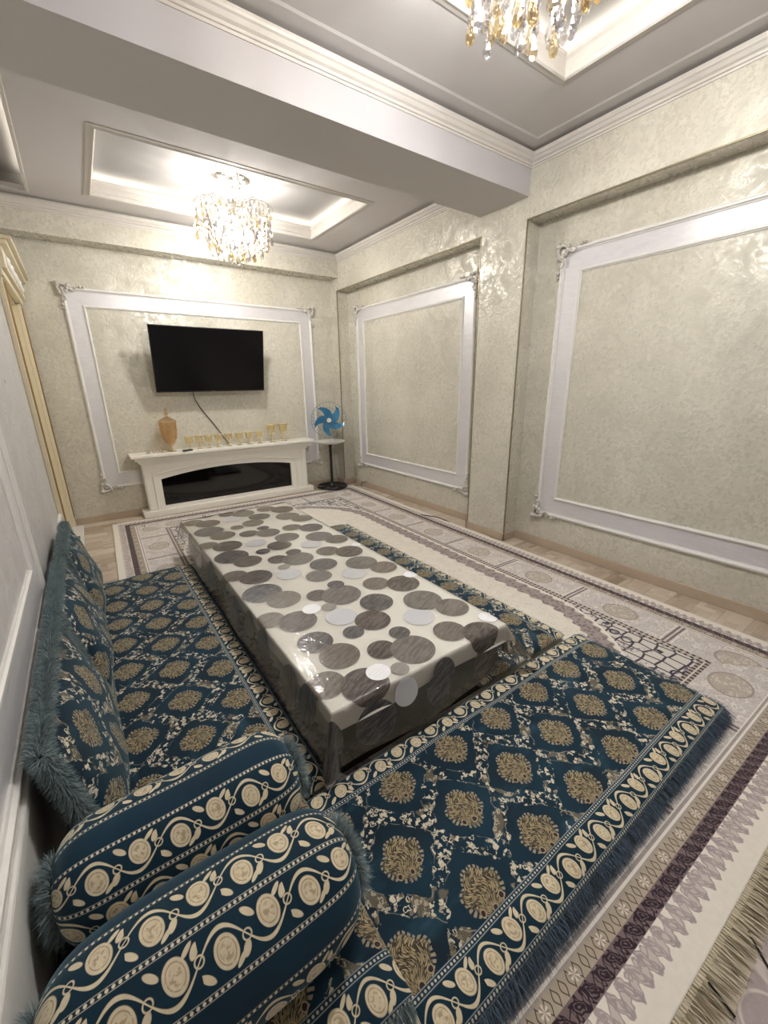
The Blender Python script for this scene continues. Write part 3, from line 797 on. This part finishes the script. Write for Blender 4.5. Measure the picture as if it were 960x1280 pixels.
edge_fur(t, [(-0.3, -0.345, 0.32, -0.345, 0, -1)], (0.012, 0.05), 4200, 0.05, 0.0011, 'fur', 0.7, 8)

# ------------------------------------------------------------------ bolsters
def bolster(label, cx, cy, cz, L, R, voff, seed, rz=0.0):
    t = thing('bolster', label, 'bolster', (cx, cy, cz), rz, 'bolsters on the corner mat')
    nx, na = 70, 56; v = []; f = []; uvs = []
    rg = random.Random(seed); ph = rg.uniform(0, 6)
    for i in range(nx + 1):
        tt = -1 + 2 * i / nx
        a = math.copysign(1 - (1 - abs(tt)) ** 1.8, tt)
        x = a * L / 2
        r = R * (1 - abs(a) ** 7) ** 0.42 if abs(a) < 1 else 0.001
        r = max(r, 0.012) * (1 + 0.03 * math.sin(a * 3 + ph))
        for k in range(na + 1):
            an = 2 * PI * k / na
            rr = r * (1 + 0.012 * math.sin(an * 3 + a * 5 + ph))
            y, z = rr * math.cos(an) * 1.05, rr * math.sin(an) * 0.96
            if z < -R * 0.86: z = -R * 0.86 + (z + R * 0.86) * 0.2
            v.append((x, y, z)); uvs.append((x + seed * 0.21, an * R + voff))
    w = na + 1
    for i in range(nx):
        for k in range(na): f.append((i * w + k, (i + 1) * w + k, (i + 1) * w + k + 1, i * w + k + 1))
    mesh_obj('bolster_body', v, f, 'bolster_cloth', t, True, uvs)
    rg2 = np.random.default_rng(seed)
    for sx in (-1, 1):
        n = 4600; an = rg2.uniform(0, 2 * PI, n); rad = rg2.uniform(0.0, 0.062, n)
        roots = np.stack([np.full(n, sx * (L / 2 - 0.012)) - sx * 0.10 * np.maximum(0, rad - 0.06), rad * np.cos(an), rad * np.sin(an)], 1)
        dirs = np.stack([np.full(n, sx * 0.55), np.cos(an) * (0.2 + rad * 12), np.sin(an) * (0.2 + rad * 12)], 1)
        strands('fur_tuft', roots, dirs, 0.050, 0.0010, 'fur', t, 0.25, 0.3, seed * 10 + sx)
    return t
BZ = UZ + 0.088 + 0.130
bolster('teal bolster with cream pomegranate stripes beside the wall cushions', 0.035, 0.988, BZ, 0.60, 0.140, 0.262, 2)
bolster('teal bolster with a wide plain stripe, on the mat edge away from the cushions', 0.030, 0.676, BZ, 0.63, 0.146, 0.10, 4, -0.02)

# ------------------------------------------------------------------ wall cushions
def cushion(label, cy, L, seed, dz=0.0, lean=0.0):
    t = thing('wall_cushion', label, 'cushion', (-0.160, cy, MZ + MH), 0, 'cushions leaning on the grey wall')
    h = 0.475; th = 0.15; nx, ny = 44, 40
    rg = random.Random(seed); ph = [rg.uniform(0, 6) for _ in range(4)]
    a_t = math.radians(9.5 + lean); ca, sa = math.cos(a_t), math.sin(a_t)
    def place(y, hgt, off):       # hgt along the leaning face, off normal to it
        return (-sa * hgt + ca * off + 0.0, y, ca * hgt + sa * off + 0.02)
    v = []; f = []; uvs = []
    sp = lambda n: [math.copysign(1 - (1 - abs(q)) ** 1.5, q) for q in np.linspace(-1, 1, n)]
    for sgn in (1, -1):
        for b in sp(ny):
            for a in sp(nx):
                e = (max(0, 1 - abs(a) ** 3.2) * max(0, 1 - abs(b) ** 3.2)) ** 0.5
                pin = 1 - 0.05 * (b * b) * (1 - abs(a)) - 0.0
                Y = a * L / 2 * (1 - 0.05 * (1 - b * b)); H = h / 2 + b * h / 2 * (1 - 0.06 * (1 - a * a))
                off = sgn * th / 2 * e * (1.0 if sgn > 0 else 0.75) + (0.006 * e * math.sin(a * 5 + b * 4 + ph[0]) if sgn > 0 else 0)
                off -= 0.02 * (b - 0.2) * (1 if sgn > 0 else 0)
                v.append(place(Y, H, off)); uvs.append((Y + seed * 0.27, H + 0.05))
    n = nx * ny
    for j in range(ny - 1):
        for i in range(nx - 1):
            q = j * nx + i; f.append((q, q + nx, q + nx + 1, q + 1)); f.append((n + q, n + q + 1, n + q + nx + 1, n + q + nx))
    mesh_obj('cushion_body', v, f, 'damask_plain', t, True, uvs)
    rg2 = np.random.default_rng(seed); R = []; D = []
    up = np.array([-sa, 0, ca]); nrm = np.array([ca, 0, sa]); yv = np.array([0, 1.0, 0])
    def roll(n, fn, e1, e2, c1):
        for q, an in zip(rg2.uniform(-1, 1, n), rg2.uniform(0, 2 * PI, n)):
            dr_ = e1 * (math.cos(an) + c1) + e2 * math.sin(an)
            R.append(np.array(fn(q)) + dr_ * 0.010); D.append(dr_)
    roll(9000, lambda q: place(q * L / 2, h - 0.008, -0.004), up, nrm, 0.35)
    roll(6500, lambda q: place(-L / 2 + 0.008, h / 2 + q * h / 2, 0.004), -yv, nrm, 0.35)
    roll(5000, lambda q: place(L / 2 - 0.008, h / 2 + q * h / 2, -0.004), yv, nrm, 0.35)
    strands('fur_trim', np.array(R), np.array(D), 0.031, 0.0012, 'fur', t, 0.3, 0.42, seed)
    return t
cushion('teal damask cushion with fur edge leaning on the wall, next to the door', 3.06, 0.70, 21)
cushion('middle one of three fur edged damask cushions leaning on the wall', 2.32, 0.70, 22, lean=1)
cushion('teal damask cushion with fur edge leaning on the wall, next to the bolsters', 1.545, 0.78, 23, lean=1)

# ------------------------------------------------------------------ low table, white cloth, clear printed film
t = thing('low_table', 'long low floor table under a white cloth and plastic film', 'table', ((TX0 + TX1) / 2, (TY0 + TY1) / 2, 0.0125))
hw, hl = (TX1 - TX0) / 2, (TY1 - TY0) / 2
MB().bbox(-hw + .004, hw - .004, -hl + .004, hl - .004, TZ - 0.05, TZ - 0.019, 0.006).build('tabletop', 'dark_wood', t)
MB().bbox(-hw + .06, hw - .06, -hl + .06, hl - .06, TZ - 0.12, TZ - 0.05, 0.004).build('apron', 'dark_wood', t)
for sy in (-1, 1): MB().bbox(-hw + .03, hw - .03, sy * (hl - .018) - .010, sy * (hl - .018) + .010, 0.0, TZ - 0.05, 0.003).build('shade_panel', 'dark_wood', t)  # dark boards added to deepen the shade under the table ends
for sy in (-0.4, 0.4):
    for sx in (-0.02, 0.02):
        x = sx * 6; MB().bbox(x - .025, x + .025, sy * hl - .025, sy * hl + .025, 0.0, TZ - 0.12, 0.004).build('leg', 'dark_wood', t)
def drape(name, mat, hx, hy_near, hy_far, ztop, lift, label, cat, amp, seed, res=0.014, flare=0.16):
    xs = np.unique(np.concatenate([np.arange(TX0 - hx, TX0, res), np.linspace(TX0, TX1, 34), np.arange(TX1 + res, TX1 + hx + 1e-6, res)]))
    ys = np.unique(np.concatenate([np.arange(TY0 - hy_near, TY0, res), np.linspace(TY0, TY1, 92), np.arange(TY1 + res, TY1 + hy_far + 1e-6, res)]))
    rg = random.Random(seed); ph = [rg.uniform(0, 6) for _ in range(6)]
    v = []; uvs = []; f = []
    for y in ys:
        for x in xs:
            ax = max(0, TX0 - x) or max(0, x - TX1); ay = max(0, TY0 - y) or max(0, y - TY1)
            sx = -1 if x < TX0 else 1; sy = -1 if y < TY0 else 1
            cx, cy = min(max(x, TX0), TX1), min(max(y, TY0), TY1)
            L = math.hypot(ax, ay)
            if L < 1e-9:
                z = ztop + 0.0012 * (math.sin(x * 21 + ph[0]) * math.sin(y * 9 + ph[1])) * (1 if lift else 0)
                v.append((x, y, z))
            else:
                ux, uy = ax / L, ay / L
                mid = 2 * min(ux, uy) * 1.0                       # 1.4 in the corner fold
                fl_ = flare + 0.28 * mid * (1.0 if sx > 0 and sy < 0 else 0.5)
                fl_ += amp * (math.sin(cy * 7.3 + ph[2]) * ux + math.sin(cx * 9.1 + ph[3]) * uy) * min(1, L / 0.1)
                fl_ = max(0.03, min(0.8, fl_))
                o_ = fl_ * L + lift
                dn = math.sqrt(max(1e-6, 1 - fl_ * fl_)) * L
                dn = dn * min(1, L / 0.03) ** 0.4
                z = max(ztop - dn, 0.095)
                v.append((cx + sx * ux * o_, cy + sy * uy * o_, z))
            uvs.append((x, y))
    nx = len(xs)
    for j in range(len(ys) - 1):
        for i in range(nx - 1):
            q = j * nx + i; f.append((q, q + 1, q + nx + 1, q + nx))
    o = mesh_obj(name, v, f, mat, None, True, uvs)
    return tag(o, label, cat)
TT = 0.0125 + TZ - 0.019
drape('white_cloth', 'table_cloth_white', 0.06, 0.085, 0.05, TT + 0.003, 0.004, 'plain off-white cloth lying under the printed plastic film', 'tablecloth', 0.10, 4)
drape('plastic_film', 'film', 0.215, 0.235, 0.15, TT + 0.0075, 0.010, 'clear plastic table film printed with grey and brown discs', 'tablecloth', 0.06, 5)

# ------------------------------------------------------------------ electric fireplace
FX0, FX1 = 0.43, 2.43
t = thing('fireplace', 'white electric fireplace surround with arched black glass opening', 'fireplace', (0, 0, 0))
FY = 5.295
MB().bbox(FX0 - 0.07, FX1 + 0.07, FY - 0.045, YT - 0.02, 0.002, 0.075, 0.006).build('plinth', 'fire_white', t)
body = MB(); OX0, OX1, OZ0, OZ1, OA = 0.60, 2.20, 0.11, 0.43, 0.075
def arch(x): return OZ1 + OA * (1 - ((x - (OX0 + OX1) / 2) / ((OX1 - OX0) / 2)) ** 2)
body.bbox(FX0, OX0, FY, YT - 0.03, 0.075, 0.62, 0.003).bbox(OX1, FX1, FY, YT - 0.03, 0.075, 0.62, 0.003)
n = 24; v = []; f = []
for i in range(n + 1):
    x = OX0 + (OX1 - OX0) * i / n
    for yy in (FY, FY + 0.1): v += [(x, yy, arch(x)), (x, yy, 0.62)]
for i in range(n):
    a = i * 4; b_ = a + 4
    f += [(a, b_, b_ + 1, a + 1), (a + 2, a + 3, b_ + 3, b_ + 2), (a, a + 2, b_ + 2, b_)]
body.add(v, f); body.box(OX0, OX1, FY, YT - 0.03, 0.075, OZ0).box(OX0, OX1, FY + 0.1, YT - 0.03, OZ0, 0.62)
body.build('body', 'fire_white', t)
pts = [(OX0 - 0.075, FY - 0.004, OZ0 - 0.03), (OX0 - 0.075, FY - 0.004, OZ1 + 0.05)] + [(OX0 - 0.075 + (OX1 - OX0 + 0.15) * i / 24, FY - 0.004, 0.055 + arch(OX0 + (OX1 - OX0) * i / 24)) for i in range(1, 24)] + [(OX1 + 0.075, FY - 0.004, OZ1 + 0.05), (OX1 + 0.075, FY - 0.004, OZ0 - 0.03)]
MB().tube(pts, 0.011, 6).build('arch_moulding', 'fire_white', t, True)
for x in (FX0 + 0.012, FX1 - 0.072): MB().bbox(x, x + 0.06, FY - 0.008, FY + 0.01, 0.085, 0.60, 0.003).build('side_pilaster', 'fire_white', t)
gl = MB(); v = []; f = []
for i in range(n + 1):
    x = OX0 + (OX1 - OX0) * i / n; v += [(x, FY + 0.03, OZ0), (x, FY + 0.03, arch(x) + 0.005), (x, FY + 0.05, OZ0), (x, FY + 0.05, arch(x) + .005)]
for i in range(n):
    a = i * 4; f += [(a, a + 4, a + 5, a + 1), (a + 2, a + 3, a + 7, a + 6)]
gl.add(v, f).build('black_glass', 'black_gloss', t)
mt = MB()
for z0, z1, o_ in ((0.615, 0.64, 0.018), (0.638, 0.665, 0.036), (0.663, 0.70, 0.062), (0.698, 0.735, 0.10)):
    mt.bbox(FX0 - o_, FX1 + o_, FY - o_, YT - 0.012, z0, z1, 0.008 if z0 > 0.69 else 0.004)
mt.build('mantel_shelf', 'fire_white', t)
MZT = 0.735
# ------------------------------------------------------------------ things on the mantel
def on_mantel(px, yy):          # x on the shelf for a photo column at given depth
    d = ray(px, 555); return d.x * yy / d.y
jar = thing('glass_jar', 'tall amber glass jar with pointed lid on the mantel', 'jar', (on_mantel(214, 5.30), 5.32, MZT))
MB().lathe([(0.001, 0), (0.050, 0.0), (0.052, 0.006), (0.018, 0.018), (0.013, 0.05), (0.022, 0.065), (0.055, 0.10), (0.082, 0.16), (0.092, 0.24), (0.094, 0.33), (0.090, 0.33), (0.086, 0.24), (0.07, 0.15), (0.02, 0.085), (0.001, 0.08)], 12).build('jar_body', 'amber_glass', jar)
MB().lathe([(0.098, 0.332), (0.098, 0.345), (0.07, 0.365), (0.03, 0.385), (0.012, 0.40), (0.012, 0.41), (0.028, 0.425), (0.010, 0.445), (0.016, 0.46), (0.001, 0.495)], 12).build('jar_lid', 'amber_glass', jar)
def goblet(px, yy, H, W, label):
    g = thing('goblet', label, 'goblet', (on_mantel(px, yy), yy, MZT), 0, 'gold goblets on the mantel')
    k = H / 0.13; w = W / 0.05
    MB().lathe([(0.001, 0), (0.030 * w, 0), (0.030 * w, 0.004 * k), (0.007 * w, 0.012 * k), (0.006 * w, 0.028 * k), (0.012 * w, 0.034 * k), (0.006 * w, 0.040 * k), (0.007 * w, 0.05 * k)], 14).build('stem', 'gold_glass', g, True)
    MB().lathe([(0.007 * w, 0.05 * k), (0.028 * w, 0.062 * k), (0.036 * w, 0.085 * k), (0.039 * w, 0.105 * k), (0.05 * w, 0.13 * k), (0.047 * w, 0.13 * k), (0.034 * w, 0.10 * k), (0.03 * w, 0.08 * k), (0.001, 0.062 * k)], 16).build('bowl', 'gold_glass', g, True)
    MB().lathe([(0.0502 * w, 0.126 * k), (0.0515 * w, 0.130 * k), (0.048 * w, 0.1305 * k)], 16).build('rim', 'gold_glass', g, True)
for px in (237, 249.5, 261.5, 274, 287, 300, 312.5, 325): goblet(px, 5.31, 0.155, 0.0535, 'short gold rimmed glass goblet in the row on the mantel')
for px in (341, 355.5): goblet(px, 5.31, 0.23, 0.070, 'taller gold rimmed goblet at the fan end of the mantel row')
rmt = thing('remote_control', 'small black remote control beside the amber jar', 'remote', (on_mantel(233, 5.22), 5.215, MZT), 0.25)
MB().bbox(-0.055, 0.055, -0.02, 0.02, 0, 0.016, 0.005).build('case', 'black_plastic', rmt)
for i in range(5):
    for j in (-1, 1): MB().bbox(-0.04 + i * 0.017, -0.03 + i * 0.017, j * 0.009 - 0.004, j * 0.009 + 0.004, 0.0155, 0.018, 0.001).build('button', 'wire', rmt)
for k, px in enumerate((183, 191, 199)):
    tg = thing('tea_light_glass', 'tiny clear glass tea light at the door end of the mantel', 'glass', (on_mantel(px, 5.30), 5.30, MZT), 0, 'tiny glasses on the mantel')
    MB().lathe([(0.001, 0), (0.018, 0), (0.022, 0.02), (0.024, 0.032), (0.021, 0.032), (0.018, 0.006), (0.001, 0.005)], 12).build('cup', 'crystal', tg, True)

# ------------------------------------------------------------------ television
tv = thing('television', 'large black flat television tilted forward on the panelled wall', 'television', (1.325, 5.345, 1.392))
TW, TH, tilt = 1.228, 0.70, math.radians(13)
piv = bpy.data.objects
def tilted(o): o.rotation_euler = (tilt, 0, 0); return o
tilted(MB().bbox(-TW / 2, TW / 2, -0.012, 0.012, 0, TH, 0.003).build('bezel', 'black_plastic', tv))
tilted(MB().bbox(-TW / 2 + 0.009, TW / 2 - 0.009, -0.0135, -0.010, 0.016, TH - 0.009, 0.0008).build('screen', 'tv_screen', tv))
tilted(MB().bbox(-0.42, 0.42, 0.010, 0.05, 0.06, 0.45, 0.01).build('back_housing', 'black_plastic', tv))
tilted(MB().bbox(-0.02, 0.02, -0.0142, -0.0128, 0.005, 0.010, 0.0004).build('badge', 'wire', tv))
MB().bbox(-0.2, 0.2, 0.115, 0.143, 0.12, 0.42, 0.004).bbox(-0.16, -0.12, -0.05, 0.12, 0.30, 0.34, 0.004).bbox(0.12, 0.16, -0.05, 0.12, 0.30, 0.34, 0.004).build('wall_bracket', 'black_plastic', tv)
def cable(name, pts, r, label, mat='black_plastic', n=40):
    P_ = [Vector(p) for p in pts]; o_ = []
    for i in range(n + 1):
        tt = i / n * (len(P_) - 1); k = min(int(tt), len(P_) - 2); u_ = tt - k
        p0, p1, p2, p3 = P_[max(k - 1, 0)], P_[k], P_[k + 1], P_[min(k + 2, len(P_) - 1)]
        o_.append(0.5 * ((2 * p1) + (p2 - p0) * u_ + (2 * p0 - 5 * p1 + 4 * p2 - p3) * u_ ** 2 + (3 * p1 - p0 - 3 * p2 + p3) * u_ ** 3))
    return tag(MB().tube(o_, r, 6).build(name, mat, None, True), label, 'cable')
cable('power_cable', [(1.11, 5.40, 1.42), (1.115, 5.44, 1.36), (1.14, 5.47, 1.27), (1.22, 5.478, 1.13), (1.32, 5.478, 0.98), (1.42, 5.47, 0.80), (1.45, 5.46, 0.742)], 0.0048, 'thin black cable hanging from the television to the mantel')

# ------------------------------------------------------------------ stand fan
fan = thing('stand_fan', 'stand fan with blue blades and black pole beside the fireplace', 'fan', (2.79, 5.235, 0.0125))
bs = MB().lathe([(0.001, 0.0), (0.05, 0.0), (0.05, 0.03), (0.03, 0.05), (0.022, 0.07), (0.001, 0.07)], 24)
bs.tube([(0.205 * math.cos(a), 0.205 * math.sin(a), 0.017) for a in np.linspace(0, 2 * PI, 41)[:-1]], 0.017, 8, True)
for k in range(6):
    a = k * PI / 3; bs.tube([(0.04 * math.cos(a), 0.04 * math.sin(a), 0.02), (0.2 * math.cos(a), 0.2 * math.sin(a), 0.017)], 0.016, 6)
bs.build('base', 'black_plastic', fan, True)
MB().lathe([(0.001, 0.05), (0.021, 0.05), (0.019, 0.60), (0.026, 0.605), (0.026, 0.635), (0.001, 0.635)], 16).build('pole', 'black_plastic', fan, True)
MB().lathe([(0.001, 0.636), (0.16, 0.640), (0.20, 0.655), (0.215, 0.672), (0.205, 0.672), (0.19, 0.660), (0.15, 0.648), (0.001, 0.648)], 32).build('tray', 'white_plastic', fan, True)
MB().lathe([(0.001, 0.645), (0.010, 0.645), (0.010, 0.86), (0.001, 0.86)], 10).build('stem', 'chrome', fan, True)
HC = Vector((0, 0, 0.96)); hd = bpy.data.objects
yaw = math.radians(-24)
def head(b, name, mat, smooth=True):
    o = b.build(name, mat, fan, smooth); o.location = HC; o.rotation_euler = (0, 0, yaw); return o
head(MB().lathe([(0.001, 0.02), (0.05, 0.02), (0.062, 0.05), (0.058, 0.13), (0.035, 0.16), (0.001, 0.165)], 18, axis='y').bbox(-.02, .02, .05, .09, -0.12, -0.03, .006), 'motor', 'black_plastic')
head(MB().lathe([(0.001, -0.07), (0.028, -0.068), (0.034, -0.05), (0.034, 0.02), (0.001, 0.02)], 18, axis='y'), 'hub', 'white_plastic')
for k in range(5):
    v = []; f = []; n = 9; a0 = 2 * PI * k / 5 + 0.35
    for i in range(n):
        s_ = i / (n - 1); r = 0.03 + 0.185 * s_; ang = a0 + 0.65 * s_ * s_
        wd = 0.026 + 0.030 * math.sin(PI * min(1, s_ * 0.95 + 0.12))
        for e in (-1, 1):
            for th in (-0.0012, 0.0012):
                da = e * wd / max(r, 0.06)
                v.append((r * math.cos(ang + da), -0.035 + e * 0.018 * (1 - 0.4 * s_) + th, r * math.sin(ang + da)))
    for i in range(n - 1):
        q = i * 4; f += [(q, q + 4, q + 6, q + 2), (q + 1, q + 3, q + 7, q + 5), (q, q + 1, q + 5, q + 4), (q + 2, q + 6, q + 7, q + 3)]
    f += [(0, 2, 3, 1), (n * 4 - 4, n * 4 - 3, n * 4 - 1, n * 4 - 2)]
    head(MB().add(v, f), 'blade', 'clear_film_blue')
cg = MB(); RC = 0.245
for rr_, yy in ((RC, 0.0), (0.17, -0.085), (0.10, -0.10), (0.045, -0.105), (0.17, 0.07), (0.09, 0.085)):
    cg.tube([(rr_ * math.cos(a), yy, rr_ * math.sin(a)) for a in np.linspace(0, 2 * PI, 41)[:-1]], 0.0032 if rr_ == RC else 0.0013, 5, True)
for k in range(30):
    a = 2 * PI * k / 30; c, s_ = math.cos(a), math.sin(a)
    cg.tube([(0.04 * c, -0.105, 0.04 * s_), (0.10 * c, -0.10, 0.10 * s_), (0.18 * c, -0.083, 0.18 * s_), (0.225 * c, -0.05, 0.225 * s_), (RC * c, 0, RC * s_), (0.22 * c, 0.05, 0.22 * s_), (0.09 * c, 0.085, 0.09 * s_)], 0.0009, 4)
head(cg, 'cage', 'wire')
MB().tube([(0.05, 0.08, 0.90), (0.12, 0.10, 0.78), (0.15, 0.12, 0.60), (0.13, 0.14, 0.40), (0.17, 0.16, 0.15), (0.20, 0.15, 0.008)], 0.0035, 6).build('cord', 'wire', fan, True)
pA = onz(462, 610); pB = onz(548, 652)
cable('floor_cable', [(pA.x + a, pA.y + b, c) for a, b, c in ((-0.06, 0.12, 0.006), (-0.03, 0.16, 0.05), (0.02, 0.05, 0.075), (0.05, -0.05, 0.04), (0.06, -0.12, 0.006))], 0.005, 'black cable looping up from the floor by the far wall panel')
cable('floor_cable', [(pB.x + a, pB.y + b, c) for a, b, c in ((-0.02, 0.30, 0.006), (0.0, 0.20, 0.02), (0.03, 0.05, 0.03), (0.06, -0.08, 0.012), (0.05, -0.14, 0.006))], 0.005, 'black cable lying on the floor beside the pilaster')
q0, q1, q2, q3 = onz(975, 1240), onz(943, 1184), onz(884, 1232), onz(918, 1275)
cable('floor_cable', [(q0.x, q0.y, 0.010), (q1.x, q1.y, 0.010), (q1.x + .02, q1.y + 0.02, 0.009)], 0.0032, 'black cable end coming out from under the beige carpet fringe')
cable('floor_cable', [(q2.x, q2.y, 0.014), (q3.x, q3.y, 0.010)], 0.0032, 'black cable crossing the beige carpet fringe onto the mauve rug')

# ------------------------------------------------------------------ chandeliers
def drop_mesh():
    b = MB(); n = 6
    prof = [(0.0008, 0.0), (0.0045, -0.006), (0.006, -0.012), (0.0125, -0.034), (0.0165, -0.052), (0.013, -0.066), (0.0008, -0.076)]
    b.lathe(prof, n); return b
def bead_mesh(): return MB().lathe([(0.0008, 0.010), (0.008, 0.004), (0.008, -0.004), (0.0008, -0.010)], 6)
DROP = BEAD = None
def chandelier(label, cx, cy, zt, seed, watts):
    global DROP, BEAD
    t = thing('chandelier', label, 'chandelier', (cx, cy, zt), 0, 'crystal chandeliers')
    MB().lathe([(0.001, 0), (0.165, 0), (0.165, -0.012), (0.14, -0.028), (0.05, -0.034), (0.001, -0.034)], 36).build('canopy', 'chrome', t, True)
    MB().lathe([(0.001, -0.03), (0.012, -0.03), (0.012, -0.16), (0.03, -0.18), (0.03, -0.2), (0.012, -0.22), (0.012, -0.30), (0.001, -0.32)], 14).build('stem', 'chrome', t, True)
    for k in range(8):
        a = 2 * PI * k / 8; x, y = 0.115 * math.cos(a), 0.115 * math.sin(a)
        h = MB().lathe([(0.001, -0.028), (0.02, -0.028), (0.02, -0.05), (0.014, -0.055), (0.001, -0.055)], 10, x, y).build('lamp_holder', 'chrome', t, True)
        MB().lathe([(0.001, -0.055), (0.014, -0.056), (0.021, -0.075), (0.019, -0.098), (0.008, -0.112), (0.001, -0.114)], 12, x, y).build('bulb', 'bulb', h, True)
    for k in range(12):
        a = 2 * PI * k / 12 + 0.2; c, s_ = math.cos(a), math.sin(a); big = 1.0 if k % 2 else 0.78
        pts = []
        for i in range(22):
            q = i / 21; th = PI * 0.95 - q * PI * 1.35
            r = 0.06 + big * (0.15 + 0.135 * math.cos(th)); z = -0.235 + big * 0.095 * math.sin(th)
            pts.append((r * c, r * s_, z))
        pts = [(0.02 * c, 0.02 * s_, -0.30)] + pts
        MB().tube(pts, 0.0042, 6).build('arm', 'chrome', t, True)
    MB().tube([(0.30 * math.cos(a), 0.30 * math.sin(a), -0.31) for a in np.linspace(0, 2 * PI, 49)[:-1]], 0.004, 5, True).tube([(0.19 * math.cos(a), 0.19 * math.sin(a), -0.33) for a in np.linspace(0, 2 * PI, 41)[:-1]], 0.004, 5, True).build('ring_frame', 'chrome', t, True)
    rg = random.Random(seed); beads = []
    rings = ((0.325, 22, -0.27, -0.47, 3), (0.265, 18, -0.25, -0.55, 4), (0.205, 14, -0.24, -0.60, 4), (0.14, 10, -0.24, -0.64, 4), (0.07, 6, -0.26, -0.665, 4))
    for r, n, z0, z1, kn in rings:
        for i in range(n):
            a = 2 * PI * (i + rg.uniform(-.2, .2)) / n; rr_ = r + rg.uniform(-.015, .015)
            zz0, zz1 = z0 + rg.uniform(-.02, .02), z1 + rg.uniform(-.035, .035)
            for k in range(kn):
                q = (k + 1) / kn; z = zz0 + (zz1 - zz0) * q + 0.0
                sc = 0.62 + 0.38 * q * rg.uniform(0.8, 1.1) if k < kn - 1 else rg.uniform(0.95, 1.15)
                if DROP is None: o = drop_mesh().build('crystal_drop', 'crystal', t); DROP = o.data
                else: o = bpy.data.objects.new('crystal_drop', DROP); COL.objects.link(o); o.parent = t
                jx, jy = rg.uniform(-.012, .012), rg.uniform(-.012, .012)
                o.location = (rr_ * math.cos(a) + jx, rr_ * math.sin(a) + jy, z + 0.07); o.scale = (sc, sc, sc)
                o.rotation_euler = (rg.uniform(-.12, .12), rg.uniform(-.12, .12), rg.uniform(0, 6))
                for e in range(2): beads.append((rr_ * math.cos(a) + jx, rr_ * math.sin(a) + jy, z + 0.083 + e * 0.019))
    bb = MB(); src = bead_mesh()
    for p in beads: bb.add([(q[0] + p[0], q[1] + p[1], q[2] + p[2]) for q in src.v], src.f)
    bb.build('bead_strings', 'crystal', t)['kind'] = 'stuff'
    L = bpy.data.lights.new('lamp_glow', 'POINT'); L.energy = watts; L.color = (1.0, 0.99, 0.975); L.shadow_soft_size = 0.09
    lo = bpy.data.objects.new('lamp_glow', L); COL.objects.link(lo); lo.parent = t; lo.location = (0, 0, -0.40)
    return t
chandelier('crystal chandelier over the fireplace end of the room', 1.47, 4.37, 3.225, 31, LAMP_FAR)
chandelier('crystal chandelier in the ceiling tray above the bolster end of the room', 1.46, 1.13, 3.225, 32, LAMP_NEAR)
